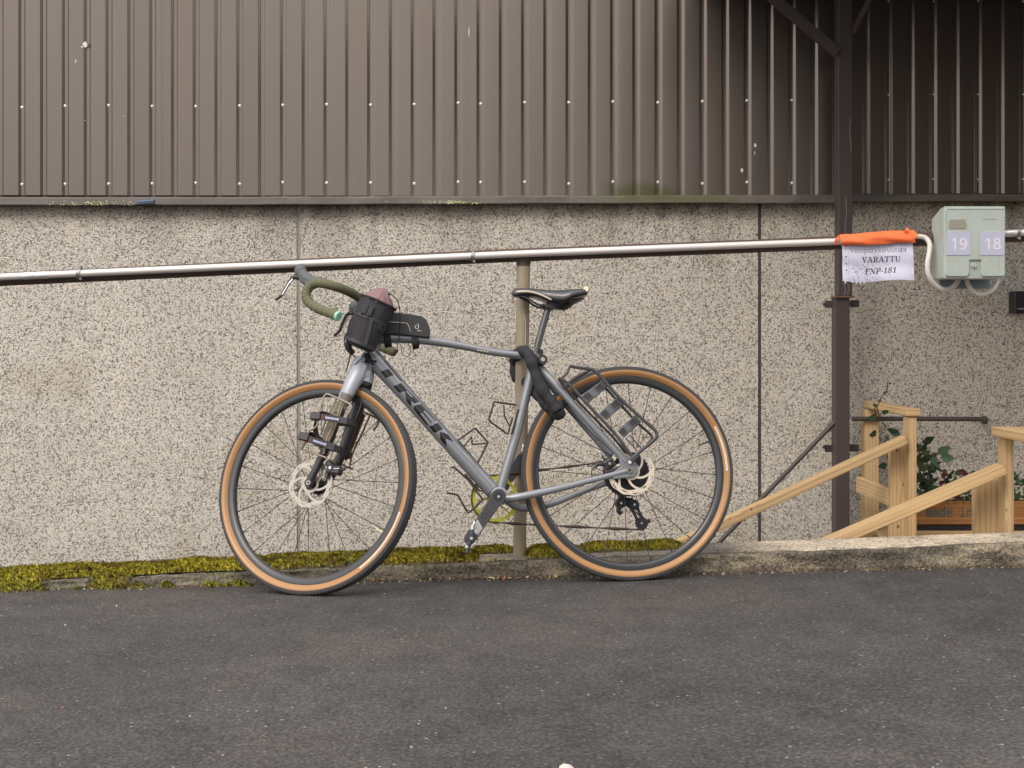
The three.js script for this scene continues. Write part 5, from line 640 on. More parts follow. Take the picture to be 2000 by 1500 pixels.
// cranks, chainring, pedals, chain, cassette, derailleur
{
  const arm = (s) => { // near arm px direction, far arm opposite
    const e = B(917.5, 1052.5, 0.09), c0 = B(973.5, 970, 0.085), d = e.clone().sub(c0).setZ(0); const dir = d.clone().normalize(), nx = v3(-dir.y, dir.x, 0), sh = new THREE.Shape(), Lc = d.length(); const q = (u, v) => [c0.x + s * (dir.x * u + nx.x * v), c0.y + s * (dir.y * u + nx.y * v)];
    const K = []; for (let k = 0; k <= 14; k++) { const a = Math.PI / 2 + Math.PI * k / 14; K.push([0.0225 * Math.cos(a), 0.0225 * Math.sin(a)]); } K.push([0.03, -0.0185], [0.08, -0.0165], [Lc, -0.0165]); for (let k = 0; k <= 8; k++) { const a = -Math.PI / 2 + Math.PI * k / 8; K.push([Lc + 0.0155 * Math.cos(a), 0.0165 * Math.sin(a)]); } K.push([0.08, 0.0165], [0.03, 0.0185]); K.forEach(([u, v], i) => i ? sh.lineTo(...q(u, v)) : sh.moveTo(...q(u, v)));
    const g = new THREE.ExtrudeGeometry(sh, { depth: 0.012, bevelEnabled: true, bevelSize: 0.002, bevelThickness: 0.002, bevelSegments: 3 }); g.translate(0, 0, s > 0 ? 0.075 : -0.087); return { g, tip: v3(...q(Lc, 0), s * 0.081), dir: dir.clone().multiplyScalar(s), nx, c: c0, Lc, q };
  };
  const n = arm(1), f = arm(-1);
  const cn = bp('crank_arm', n.g, std([0.045, 0.043, 0.045], 0.4, 0, { roughnessMap: grime }), bike, 'crank arm with a worn silver sticker'), cf = bp('crank_arm', f.g, bm.dark);
  bp('crank_recess', [cyl(n.c.clone().setZ(0.0885), n.c.clone().setZ(0.0895), 0.0155, 0.0155, 28)], bm.black, cn); bp('crank_bolt', [cyl(n.c.clone().setZ(0.0895), n.c.clone().setZ(0.091), 0.0045, 0.004, 16)], bm.steel, cn);
  bp('axle', [cyl(n.c.clone().setZ(-0.08), n.c.clone().setZ(0.08), 0.0145, 0.0145, 20)], bm.dark, cn);
  { const sh = new THREE.Shape(); [[0.098, -0.0145], [0.128, -0.0145], [0.14, 0.0145], [0.112, 0.0145]].forEach(([u, v], i) => i ? sh.lineTo(...n.q(u, v)) : sh.moveTo(...n.q(u, v))); const g = new THREE.ExtrudeGeometry(sh, { depth: 0.0006, bevelEnabled: false }); g.translate(0, 0, 0.0893); bp('sticker', g, std([0.42, 0.41, 0.43], 0.4, 0.2), cn); const dd = []; for (let k = 0; k < 18; k++) { const [x, y] = n.q(0.055 + 0.035 * hash(k, 1), -0.012 + 0.022 * hash(k, 2)); dd.push(rbox(0.004 * hash(k, 3) + 0.001, 0.002, 0.0006, 0.0002, v3(x, y, 0.0893), [0, 0, 3 * hash(k, 4)])); } bp('paint_chip', dd, std([0.02, 0.02, 0.022], 0.6), cn); }
  const pedal = (s, tip, parentName) => {
    const P = new THREE.Group(); P.name = 'pedal'; bike.add(P); P.position.set(tip.x, tip.y, 0); P.rotation.z = 1.24; // body long axis
    const z0 = s > 0 ? 0.09 : -0.09, z = (d) => z0 + s * d; const ax = bp('pedal_axle', cyl(v3(0, 0, s * 0.085), v3(0, 0, z(0.075)), 0.0055, 0.0045, 14), bm.steel, P);
    const body = [rbox(0.05, 0.013, 0.055, 0.004, v3(0, 0, z(0.042))), cyl(v3(0, 0, z(0.01)), v3(0, 0, z(0.072)), 0.0095, 0.0095, 18), rbox(0.03, 0.01, 0.05, 0.003, v3(-0.034, -0.001, z(0.042)))]; bp('pedal_body', body, std([0.05, 0.06, 0.068], 0.35, 0.5), P);
    bp('pedal_cage', [sweep([v3(0.028, 0.004, z(0.012)), v3(0.052, 0.006, z(0.014)), v3(0.056, 0.004, z(0.042)), v3(0.052, 0.006, z(0.07)), v3(0.028, 0.004, z(0.072))], 0.0042, { n: 30, m: 8 }), rbox(0.012, 0.013, 0.03, 0.003, v3(0.022, -0.009, z(0.042))), rbox(0.013, 0.012, 0.02, 0.003, v3(-0.024, -0.009, z(0.04))), rbox(0.011, 0.01, 0.02, 0.003, v3(-0.03, 0.005, z(0.06)))], bm.steel, P);
  };
  pedal(1, n.tip); pedal(-1, f.tip);
  // chainring: toothed ring with narrow arms
  const C = v3(n.c.x, n.c.y, 0), zc = -0.046, rc = 0.0765, sh = new THREE.Shape(); const teeth = 38; for (let k = 0; k < teeth * 4; k++) { const a = k / (teeth * 4) * Math.PI * 2, q = rc + [-0.003, 0.0012, 0.0035, 0.0012][k % 4]; k ? sh.lineTo(q * Math.cos(a), q * Math.sin(a)) : sh.moveTo(q * Math.cos(a), q * Math.sin(a)); }
  const hi = new THREE.Path(); hi.absarc(0, 0, 0.066, 0, Math.PI * 2, true); sh.holes.push(hi); const ro = { depth: 0.0035, bevelEnabled: false, curveSegments: 48 }; const rg = [new THREE.ExtrudeGeometry(sh, ro)]; const hubS = new THREE.Shape(); hubS.absarc(0, 0, 0.027, 0, Math.PI * 2, false); rg.push(new THREE.ExtrudeGeometry(hubS, ro));
  for (let k = 0; k < 11; k++) { const a = k / 11 * Math.PI * 2 + 0.15; rg.push(sweep([v3(0.022 * Math.cos(a), 0.022 * Math.sin(a), 0.0018), v3(0.0675 * Math.cos(a + 0.18), 0.0675 * Math.sin(a + 0.18), 0.0018)], 1, { n: 3, profile: RECT(0.0034, 0.005, 0.1), ref: v3(0, 0, 1) })); }
  const rgm = merge(rg); rgm.translate(C.x, C.y, zc - 0.0018); bp('chainring', rgm, bm.ring);
  // cassette
  const cas = []; [[0.079, -0.022], [0.07, -0.026], [0.061, -0.03], [0.052, -0.034], [0.046, -0.038], [0.038, -0.042], [0.031, -0.046], [0.025, -0.05]].forEach(([r, z], i) => { const s2 = new THREE.Shape(), nt = Math.round(r * 500); for (let k = 0; k < nt * 2; k++) { const a = k / (nt * 2) * Math.PI * 2, q = r + (k % 2 ? 0.0015 : -0.0022); k ? s2.lineTo(q * Math.cos(a), q * Math.sin(a)) : s2.moveTo(q, 0); } if (r > 0.03) for (let k = 0; k < 6; k++) { const a = k / 6 * Math.PI * 2 + i * 0.3, h = new THREE.Path(); h.absarc(r * 0.72 * Math.cos(a), r * 0.72 * Math.sin(a), r * 0.13, 0, Math.PI * 2, true); s2.holes.push(h); } const g = new THREE.ExtrudeGeometry(s2, { depth: 0.0022, bevelEnabled: false, curveSegments: 8 }); g.translate(hubR.x, hubR.y, z - 0.008); cas.push(g); }); cas.push(cyl(hubR.clone().setZ(-0.06), hubR.clone().setZ(-0.02), 0.02, 0.026, 24)); bp('cassette', cas, std([0.03, 0.026, 0.028], 0.45, 0.4));
  // derailleur
  const zd = -0.062, up = B(1238, 986, zd), low = B(1252, 1022, zd), kn = B(1212, 983, zd);
  const pulley = (c, r) => { const s2 = new THREE.Shape(); for (let k = 0; k < 26; k++) { const a = k / 26 * Math.PI * 2, q = r + (k % 2 ? 0.0016 : -0.0016); k ? s2.lineTo(q * Math.cos(a), q * Math.sin(a)) : s2.moveTo(q, 0); } const h = new THREE.Path(); h.absarc(0, 0, 0.004, 0, Math.PI * 2, true); s2.holes.push(h); const g = new THREE.ExtrudeGeometry(s2, { depth: 0.004, bevelEnabled: false }); g.translate(c.x, c.y, zd - 0.002); return g; };
  const der = bp('rear_derailleur', [sweep([B(1222, 940, zd), B(1214, 962, zd), kn], 0.011, { n: 12, m: 14 }), cyl(kn.clone().add(v3(0, 0, -0.014)), kn.clone().add(v3(0, 0, 0.014)), 0.018, 0.017, 24), sweep([kn, B(1224, 980, zd), up], (t) => lerp(0.017, 0.014, t), { n: 12, m: 14, sy: 0.7 }), cyl(up.clone().add(v3(0, 0, -0.012)), up.clone().add(v3(0, 0, 0.012)), 0.017, 0.016, 20), sweep([kn, B(1208, 998, zd), B(1214, 1003, zd)], 0.008, { n: 8, m: 10 })], std([0.022, 0.02, 0.024], 0.4, 0.2));
  const cage = []; for (const z of [-0.006, 0.006]) { const a = up.clone().add(v3(-0.002, 0, z)), b = low.clone().add(v3(0.002, 0, z)); cage.push(sweep([a.clone().add(v3(-0.012, 0, 0)), b.clone().add(v3(-0.01, 0.004, 0))], 1, { n: 3, profile: RECT(0.0015, 0.008), ref: v3(0, 0, 1) }), sweep([a.clone().add(v3(0.008, 0, 0)), b.clone().add(v3(0.01, 0.004, 0))], 1, { n: 3, profile: RECT(0.0015, 0.007), ref: v3(0, 0, 1) }), cyl(b.clone().add(v3(0, 0, -0.001)), b.clone().add(v3(0, 0, 0.001)), 0.017, 0.017, 20)); } cage.push(rbox(0.016, 0.012, 0.012, 0.002, low.clone().add(v3(0.024, 0.006, 0)), [0, 0, 0.6])); bp('derailleur_cage', cage, bm.black, der);
  bp('jockey_wheel', pulley(up, 0.0185), bm.dark, der); bp('jockey_wheel', pulley(low, 0.0205), bm.dark, der); bp('pivot_bolt', [kn, up, low].map((p) => cyl(p.clone().add(v3(0, 0, 0.014)), p.clone().add(v3(0, 0, 0.0165)), 0.004, 0.0036, 10)), bm.silver, der);
  // chain run
  const pts = [], arc = (c, r, a0, a1, z, k = 10) => { for (let i = 0; i <= k; i++) { const a = lerp(a0, a1, i / k); pts.push(v3(c.x + r * Math.cos(a), c.y + r * Math.sin(a), z)); } };
  arc(C, rc + 0.001, 1.55, 4.66, zc, 16); pts.push(v3(C.x + 0.2, B(1110, 1026, zc).y, zc - 0.006)); arc(low, 0.0205, 4.66, 6.9, zd, 7); arc(up, 0.0185, 3.6, 2.0, zd, 5); arc(hubR, 0.046, -0.9, 1.35, -0.052, 10); pts.push(C.clone().lerp(hubR, 0.5).setY(lerp(C.y + rc, hubR.y + 0.046, 0.5)).setZ(-0.049)); pts.push(v3(C.x, C.y + rc, zc));
  const chainG = sweep(pts, (t) => 0.0032 + 0.0013 * Math.sin(t * Math.PI * 2 * 108), { n: 1100, m: 6, sx: 1.15, sy: 1 }); bp('chain', chainG, bm.chain);
}
// brake calipers
{
  const c = S(654, 918, 0.044); const cal = sp('brake_caliper', [rbox(0.05, 0.03, 0.032, 0.008, c, [0, 0, -0.25]), rbox(0.03, 0.02, 0.028, 0.006, c.clone().add(v3(-0.016, 0.018, 0)), [0, 0, -0.9]), cyl(c.clone().add(v3(-0.008, 0.005, 0.014)), c.clone().add(v3(-0.008, 0.005, 0.019)), 0.0105, 0.0095, 20), sweep([c.clone().add(v3(0.02, 0, 0.006)), c.clone().add(v3(0.034, -0.004, 0.006)), c.clone().add(v3(0.038, 0.008, 0.004)), c.clone().add(v3(0.032, 0.016, 0))], 0.0035, { n: 16, m: 8 }), sweep([c.clone().add(v3(-0.022, 0.004, 0)), c.clone().add(v3(-0.03, -0.024, 0))], 0.008, { n: 3, m: 10 })], bm.dark);
  sp('caliper_bolt', [cyl(c.clone().add(v3(-0.008, 0.005, 0.019)), c.clone().add(v3(-0.008, 0.005, 0.0195)), 0.0045, 0.0045, 10), rbox(0.022, 0.003, 0.002, 0.001, c.clone().add(v3(0.014, 0, 0.017)), [0, 0, -0.1])], bm.steel, cal);
  const d = B(1189, 906, 0.054); const cr = bp('brake_caliper', [rbox(0.04, 0.034, 0.03, 0.008, d, [0, 0, 0.5]), rbox(0.05, 0.012, 0.022, 0.004, d.clone().add(v3(0.012, -0.022, 0)), [0, 0, 0.22]), cyl(d.clone().add(v3(0, 0, 0.013)), d.clone().add(v3(0, 0, 0.018)), 0.0105, 0.0095, 20), sweep([d.clone().add(v3(-0.016, -0.004, 0)), d.clone().add(v3(-0.034, 0.001, 0)), d.clone().add(v3(-0.046, -0.007, 0))], 0.0065, { n: 10, m: 10 }), sweep([d.clone().add(v3(-0.046, -0.004, 0)), d.clone().add(v3(-0.058, -0.022, 0)), d.clone().add(v3(-0.056, -0.046, 0))], 0.0022, { n: 14, m: 6 }), sweep([d.clone().add(v3(-0.01, 0.012, 0)), d.clone().add(v3(-0.018, 0.032, 0))], 0.006, { n: 3, m: 10 })], bm.dark);
  bp('caliper_bolt', [cyl(d.clone().add(v3(0, 0, 0.018)), d.clone().add(v3(0, 0, 0.0185)), 0.005, 0.005, 6), sweep([d.clone().add(v3(-0.012, 0.018, 0.006)), d.clone().add(v3(-0.018, 0.034, 0.006))], 0.003, { n: 3, m: 8 })], bm.steel, cr);
}
// bottle cages
{
  const wire = (P, r = 0.0032) => sweep(P, r, { n: 40, m: 8, straight: true }), q = (L, c) => L.map(([px, py]) => B(px, py, c));
  const cageMat = std([0.035, 0.03, 0.027], 0.4, 0.2);
  const cage = (name, outer, inner, spine) => { const g = []; for (const c of [0.034, -0.034]) { g.push(wire(q(outer, c))); g.push(wire(q(inner, c * 0.9), 0.0026)); } g.push(sweep([B(...outer[1], 0.034), B(...outer[1], 0).add(v3(0, 0, 0)), B(...outer[1], -0.034)], 0.003, { n: 10, m: 8 })); g.push(strap(q(spine, 0), 0.026, 0.004, v3(0.7, 0.7, 0), 4, true)); bp('bottle_cage', g, cageMat); };
  cage('a', [[894, 860], [928, 836], [953, 864], [933, 905]], [[906, 872], [921, 853], [922, 868], [951, 866]], [[896, 862], [932, 905]]);
  cage('b', [[1009, 791], [965, 785], [955, 820], [961, 826], [992, 848], [1001, 815]], [[984, 791], [985, 812], [996, 834]], [[1012, 800], [999, 848]]);
  bp('bottle_cage', [wire(q([[882, 912], [889, 914], [915, 938], [943, 976], [914.5, 1003], [894, 967], [888, 965], [872.5, 963]], 0.012), 0.0034), wire(q([[889, 914], [915, 938], [943, 976], [914.5, 1003], [894, 967]], -0.02), 0.003), strap(q([[908, 926], [938, 960]], 0), 0.026, 0.004, v3(0.7, 0.7, 0), 3, true)], cageMat);
}
// rear rack, swung down behind the stays
{
  const q = (L, c) => L.map(([px, py]) => B(px, py, c)); const rackMat = std([0.055, 0.053, 0.057], 0.45);
  const loop = (c, r) => sweep(q([[1236, 893], [1206, 853], [1146, 788], [1108, 748], [1091, 738]], c), r, { n: 50, m: 10 });
  const outer = (c, r, o = 0) => sweep(q([[1232 + o, 897], [1250, 882], [1272, 864], [1281, 855], [1283, 848], [1279, 840], [1254 + o, 818 + o], [1206 + o, 773 + o], [1166, 728], [1156, 721.5], [1140, 719], [1113, 715]], c), r, { n: 90, m: 10 });
  const rack = bp('rear_rack', [loop(0.082, 0.0055), outer(0.088, 0.0058), sweep(q([[1091, 738], [1099, 750], [1106, 757]], 0.06), 0.006, { n: 8, m: 10 }), sweep(q([[1113, 715], [1108, 728], [1098, 738]], 0.07), 0.0038, { n: 10, m: 8 }), sweep(q([[1104, 756], [1118, 742], [1140, 729], [1151, 723]], 0.05), 0.006, { n: 20, m: 10 })], rackMat);
  bp('rack_rail', sweep(q([[1264, 868], [1273, 858], [1272, 851], [1244, 825], [1196, 772], [1168, 740]], 0.06), 0.0045, { n: 60, m: 8 }), std([0.03, 0.025, 0.024], 0.5), rack);
  bp('rack_rail', sweep(q([[1222, 885], [1200, 857], [1144, 800], [1104, 757]], 0.062), 0.0042, { n: 40, m: 8 }), std([0.03, 0.025, 0.024], 0.5), rack);
  bp('rack_strut', [sweep(q([[1228, 885], [1205, 862]], 0.08), 0.003, { n: 4, m: 8 }), sweep(q([[1252, 875], [1230, 850]], 0.085), 0.0022, { n: 4, m: 6 }), sweep(q([[1244, 880], [1222, 855]], 0.085), 0.0022, { n: 4, m: 6 }), rbox(0.036, 0.017, 0.01, 0.004, B(1240, 893, 0.088), [0, 0, 0.72])], rackMat, rack);
  for (const [[ax, ay], [bx, by], [cx, cy], [dx, dy]] of [[[1134, 773], [1151, 786], [1187, 755], [1176, 743]], [[1169, 807], [1184, 821], [1220, 789], [1206, 775]], [[1205, 841.5], [1218, 855], [1253, 824], [1240, 810]]]) {
    const mid = (a, b, c, d, t, s) => [lerp(lerp(a[0], d[0], t), lerp(b[0], c[0], t), s), lerp(lerp(a[1], d[1], t), lerp(b[1], c[1], t), s)]; const pos = [], idx = [], n = 12, mm = 8;
    for (const lay of [0, 1]) for (let i = 0; i <= n; i++) for (let k = 0; k <= mm; k++) { const t = i / n, s = k / mm, p2 = mid([ax, ay], [bx, by], [cx, cy], [dx, dy], t, s), c = 0.086 + 0.004 * Math.sin(t * Math.PI * 2.2) - 0.006 * Math.sin(t * Math.PI) + (lay ? -0.004 : 0); const p = B(p2[0], p2[1], c); pos.push(p.x, p.y, p.z); }
    const o = (n + 1) * (mm + 1); for (let i = 0; i < n; i++) for (let k = 0; k < mm; k++) { const a = i * (mm + 1) + k, b = a + mm + 1; idx.push(a, a + 1, b, b, a + 1, b + 1, a + o, b + o, a + 1 + o, b + o, b + 1 + o, a + 1 + o); if (k === 0) idx.push(a, b, a + o, b, b + o, a + o); if (k === mm - 1) { const a2 = a + 1, b2 = b + 1; idx.push(a2, a2 + o, b2, b2, a2 + o, b2 + o); } }
    const g = new THREE.BufferGeometry(); g.setAttribute('position', new THREE.Float32BufferAttribute(pos, 3)); g.setIndex(idx); g.computeVertexNormals();
    const sl = bp('rack_slat', g, std([0.085, 0.086, 0.092], 0.4, 0, { roughnessMap: grime, side: THREE.DoubleSide }), rack);
    const ss = []; for (const t of [0.08, 0.17, 0.26, 0.66, 0.74, 0.82]) { const a = mid([ax, ay], [bx, by], [cx, cy], [dx, dy], t, 0.15), b = mid([ax, ay], [bx, by], [cx, cy], [dx, dy], t, 0.72); const c = 0.0872 + 0.004 * Math.sin(t * Math.PI * 2.2) - 0.006 * Math.sin(t * Math.PI); ss.push(sweep([B(...a, c), B(...b, c)], 1, { n: 2, profile: RECT(0.0012, 0.0034), ref: v3(0, 0, 1) })); } bp('slat_slot', ss, bm.black, rack);
  }
}
// fork cargo cages: near side from the photo, far side mirrored
{
  const q = (px, py, c) => S(px, py, c), c1 = 0.082, w = (P, r) => sweep(P, r, { n: 60, m: 10, straight: false });
  const g = [
    w([q(601, 858, 0.12), q(589, 877, 0.105), q(590, 877.5, 0.1)], 0.0034),
    w([q(620, 826, 0.13), q(622, 806, 0.125), q(628, 788, 0.12), q(632, 776, 0.116), q(638, 770, 0.114), q(646, 772, 0.112), q(664, 780, 0.104), q(681, 788, 0.1), q(686, 793, 0.1), q(685, 800, 0.1), q(676, 814, 0.1)], 0.0034),
    w([q(669, 783, 0.1), q(664, 797, 0.098), q(659, 812, 0.096), q(637, 862, 0.094), q(632, 886, 0.092)], 0.0034), w([q(657, 778, 0.098), q(648, 797, 0.096), q(640, 812, 0.094), q(626, 850, 0.09)], 0.003),
    w([q(588.5, 876.5, 0.105), q(610, 884, 0.1), q(638, 894.5, 0.092)], 0.0034), w([q(621, 826, 0.13), q(616, 835, 0.128), q(606, 841, 0.126), q(599, 850, 0.122), q(594, 866, 0.11), q(590, 876, 0.105)], 0.0034)];
  const plateS = new THREE.Shape(); const P4 = [[656, 783], [672, 789], [648, 852], [634, 880], [622, 876], [632, 846]].map(([px, py]) => q(px, py, 0.078)); P4.forEach((p, i) => i ? plateS.lineTo(p.x, p.y) : plateS.moveTo(p.x, p.y)); const pl = new THREE.ExtrudeGeometry(plateS, { depth: 0.004, bevelEnabled: true, bevelSize: 0.001, bevelThickness: 0.001, bevelSegments: 1 }); pl.translate(0, 0, 0.074);
  const clampB = rbox(0.045, 0.026, 0.03, 0.006, q(628, 866, 0.08), [0, 0, -0.35]);
  for (const [s, label] of [[1, 'tan wire cargo cage on the near fork leg'], [-1, 'tan wire cargo cage on the far fork leg']]) { const f = s > 0 ? (x) => x : mirrorZ, m = s > 0 ? bm.cage : std([0.16, 0.11, 0.055], 0.5, 0.2); const k = sp('cargo_cage', g.map(f), m, bike, label); sp('cage_plate', f(pl), s > 0 ? std([0.21, 0.18, 0.12], 0.5, 0.2) : m, k); sp('cage_clamp', f(clampB), bm.black, k); }
  const holes = []; for (let k = 0; k < 5; k++) { const p = q(656 - k * 4.5, 806 + k * 14, 0.0805); holes.push(cyl(p, p.clone().add(v3(0, 0, 0.0006)), 0.0042, 0.0042, 12)); } sp('cage_hole', holes, std([0.05, 0.035, 0.02], 0.6), bike.children.find((o) => o.name === 'cargo_cage'));
  // rubber straps round the cage
  const strapTex = canvasTex(512, 64, (c) => { c.fillStyle = '#151419'; c.fillRect(0, 0, 512, 64); c.fillStyle = '#5d1a22'; c.fillRect(112, 4, 34, 56); c.fillStyle = '#b9bbe0'; for (let k = 0; k < 17; k++) c.fillRect(190 + k * 11, 24 + (k % 3 ? 0 : -3), 8, 17); c.fillRect(374, 18, 10, 24); });
  for (const [L, label, A, Bq] of [['upper', 'black rubber strap wrapped round the top of the near fork cage', [612, 812.5], [678, 822]], ['lower', 'black rubber strap wrapped round the bottom of the near fork cage', [589, 853], [653, 874]]]) {
    const t = hung('rubber_strap', label, 'strap'); const p0 = q(A[0], A[1], 0.134), p1 = q(Bq[0], Bq[1], 0.112), pm = p0.clone().lerp(p1, 0.5).add(v3(0, 0, 0.004)); const up2 = v3(0, 0, 1);
    const path = sweep([p0, p0.clone().lerp(p1, 0.25).add(v3(0, 0, 0.003)), pm, p0.clone().lerp(p1, 0.8), p1], 1, { n: 40, ref: up2, profile: RECT(0.0032, 0.0215, 0.2) });
    { const uv = path.attributes.uv, Lm = p0.distanceTo(p1), p = path.attributes.position, d = p1.clone().sub(p0).normalize(), nn = v3(-d.y, d.x, 0).normalize(); for (let i = 0; i < uv.count; i++) { const x = v3(p.getX(i), p.getY(i), p.getZ(i)).sub(p0); uv.setXY(i, x.dot(d) / Lm, 0.5 + x.dot(nn) / 0.023); } }
    sp('strap_band', path, std([1, 1, 1], 0.5, 0, { map: strapTex }), t);
    sp('strap_back', [strap([p1, p1.clone().add(v3(0.012, -0.004, -0.02)), p1.clone().add(v3(0.004, 0, -0.05)), p0.clone().lerp(p1, 0.6).add(v3(0, 0, -0.05)), p0.clone().add(v3(0.02, 0.01, -0.03)), p0.clone().add(v3(-0.004, 0.002, -0.004))], 0.0215, 0.003, v3(1, 0, 0), 40)], bm.web, t);
    sp('buckle', [rbox(0.034, 0.026, 0.014, 0.004, p0.clone().add(v3(0.01, -0.002, 0.003)), [0, 0.3, L === 'upper' ? -0.1 : -0.28])], bm.black, t);
    if (L === 'upper') sp('strap_tail', strap([p0.clone().add(v3(0.015, 0, -0.006)), q(616, 838, 0.11), q(624, 862, 0.1)], 0.02, 0.0025, v3(1, 0, 0.3), 16), bm.web, t);
  }
}
// stem bag, top-tube bag, pouch behind the fork, chain lock
{
  const t = hung('stem_bag', 'black drawstring stem bag with a dusty pink collar hanging beside the stem', 'bag');
  const lo = B(700, 679, 0.082), hi = B(739, 591, 0.096), ax = hi.clone().sub(lo).normalize(), Lb = lo.distanceTo(hi);
  const rad = (s) => s < 0.06 ? lerp(0.036, 0.053, s / 0.06) : lerp(0.0535, 0.06, s);
  const body = (() => { const pos = [], idx = [], uv = [], n = 40, m = 40; let a1 = v3(0, 0, 1).sub(ax.clone().multiplyScalar(ax.z)).normalize(), a2 = ax.clone().cross(a1); for (let i = 0; i <= n; i++) for (let k = 0; k <= m; k++) { const s = i / n, a = k / m * Math.PI * 2, seam = 0.0015 * Math.pow(Math.abs(Math.sin(a * 2 + 0.6)), 20) - 0.002 * Math.exp(-Math.pow((s - 0.62) / 0.02, 2)), wr = 0.0035 * (fbm(a * 2.5 / 6.283 * 6.283, s * 5, 501, 3, 0, 0) - 0.5) * Math.sin(a / 2), rr = rad(s) + seam + wr; const p = lo.clone().addScaledVector(ax, s * Lb).addScaledVector(a1, rr * Math.cos(a) * 0.92).addScaledVector(a2, rr * Math.sin(a)); pos.push(p.x, p.y, p.z); uv.push(k / m * 0.35, s * Lb); } for (let i = 0; i < n; i++) for (let k = 0; k < m; k++) { const a = i * (m + 1) + k, b = a + m + 1; idx.push(a, a + 1, b, b, a + 1, b + 1); } const c = pos.length / 3; pos.push(lo.x, lo.y, lo.z); uv.push(0, 0); for (let k = 0; k < m; k++) idx.push(c, k + 1, k); const g = new THREE.BufferGeometry(); g.setAttribute('position', new THREE.Float32BufferAttribute(pos, 3)); g.setAttribute('uv', new THREE.Float32BufferAttribute(uv, 2)); g.setIndex(idx); g.computeVertexNormals(); return { g, a1, a2 }; })();
  const on = (s, a, o = 0.001) => lo.clone().addScaledVector(ax, s * Lb).addScaledVector(body.a1, (rad(s) * 0.92 + o) * Math.cos(a)).addScaledVector(body.a2, (rad(s) + o) * Math.sin(a));
  bp('pouch', body.g, std([0.026, 0.025, 0.029], 0.8, 0, { bumpMap: grime, bumpScale: 0.0015, side: THREE.DoubleSide }), t);
  bp('rim_binding', sweep(Array.from({ length: 33 }, (_, k) => on(1, k / 32 * Math.PI * 2, 0.001)), 0.0042, { n: 80, m: 8 }), bm.web, t);
  bp('webbing', [[0.62, -0.9, 1.1], [0.08, -1.2, 1.2]].map(([s, a0, a1]) => strap(Array.from({ length: 11 }, (_, k) => on(s, lerp(a0, a1, k / 10), 0.002)), 0.012, 0.002, body.a1, 30)).concat([strap([on(0.98, -0.55, 0.003), on(0.8, -0.5, 0.003), on(0.62, -0.45, 0.003)], 0.016, 0.002, body.a1, 12), strap([on(0.6, 0.1, 0.003), on(0.35, 0.25, 0.003), on(0.08, 0.35, 0.003)], 0.012, 0.002, body.a1, 14), strap([on(0.62, 0.5, 0.003), on(0.5, 0.8, 0.003), on(0.42, 1.1, 0.003)], 0.012, 0.002, body.a1, 12)]), std([0.034, 0.032, 0.037], 0.6), t);
  bp('buckle', [-0.42, -0.12].map((a, i) => { const p = on(0.74, a, 0.004), g = rbox(0.017, 0.034, 0.006, 0.003, v3(0, 0, 0)); g.rotateZ(-0.4); g.translate(p.x, p.y, p.z); return g; }), std([0.016, 0.015, 0.018], 0.35), t);
  // gathered pink collar rising out of the pouch
  const tip = B(749, 566, 0.09), n = 16, m = 48, pos = [], idx = [], c0 = lo.clone().addScaledVector(ax, Lb * 0.96), cd = tip.clone().sub(c0); for (let i = 0; i <= n; i++) for (let k = 0; k <= m; k++) { const s = i / n, a = k / m * Math.PI * 2, rr = lerp(0.055, 0.016, Math.pow(s, 1.35)) * (1 + 0.16 * s * Math.sin(a * 7 + 3 * s) + 0.12 * s * Math.sin(a * 3 + 1)) , d = 0.012 * (fbm(a * 3, s * 6, 511, 3) - 0.5); const p = c0.clone().addScaledVector(cd, s * (1 + 0.1 * Math.sin(a * 2 + 0.5))).addScaledVector(body.a1, (rr + d) * Math.cos(a)).addScaledVector(body.a2, (rr + d) * Math.sin(a) * 1.02); pos.push(p.x, p.y, p.z); } for (let i = 0; i < n; i++) for (let k = 0; k < m; k++) { const a = i * (m + 1) + k, b = a + m + 1; idx.push(a, a + 1, b, b, a + 1, b + 1); } const cc = pos.length / 3, pe = c0.clone().addScaledVector(cd, 0.9); pos.push(pe.x, pe.y, pe.z); for (let k = 0; k < m; k++) idx.push(n * (m + 1) + k, n * (m + 1) + k + 1, cc); const g = new THREE.BufferGeometry(); g.setAttribute('position', new THREE.Float32BufferAttribute(pos, 3)); g.setIndex(idx); g.computeVertexNormals(); bp('collar', g, std([0.22, 0.13, 0.135], 0.85, 0, { side: THREE.DoubleSide }), t, 'dusty pink gathered collar');
  bp('drawcord', [sweep([B(758, 572, 0.1), B(766, 577, 0.1), B(775, 585, 0.09), B(780, 600, 0.08), B(781.5, 620, 0.07), B(780.5, 645, 0.06), B(779, 664, 0.04)], 0.0018, { n: 50, m: 6 }), sweep([B(783, 672, 0.03), B(784, 684, 0.03), B(787, 692, 0.03), B(794, 697, 0.03), B(800, 692, 0.03), B(801, 680, 0.03), B(797, 672, 0.03)], 0.0014, { n: 40, m: 6 }), sweep([B(775, 670, 0.02), B(777, 682, 0.02), B(776, 690, 0.02)], 0.0016, { n: 14, m: 6 })], bm.web, t);
  bp('cord_lock', rbox(0.012, 0.014, 0.012, 0.004, B(758.5, 575, 0.1), [0, 0, -0.4]), bm.black, t);
  bp('lower_strap', [strap([B(716, 690, 0.06), B(719, 700, 0.045), B(717, 708, 0.034)], 0.02, 0.004, v3(0, 0, 1), 10), sweep([B(718, 700, 0.042), B(726, 704, 0.04), B(735, 706, 0.036)], 0.0036, { n: 10, m: 8 }), sweep([B(718, 702, 0.042), B(724, 708, 0.04), B(730, 711, 0.034)], 0.0036, { n: 10, m: 8 }), sweep([B(712, 696, 0.05), B(700, 705, 0.04), B(690, 716, 0.03)], 0.0018, { n: 10, m: 6 })], bm.web, t);
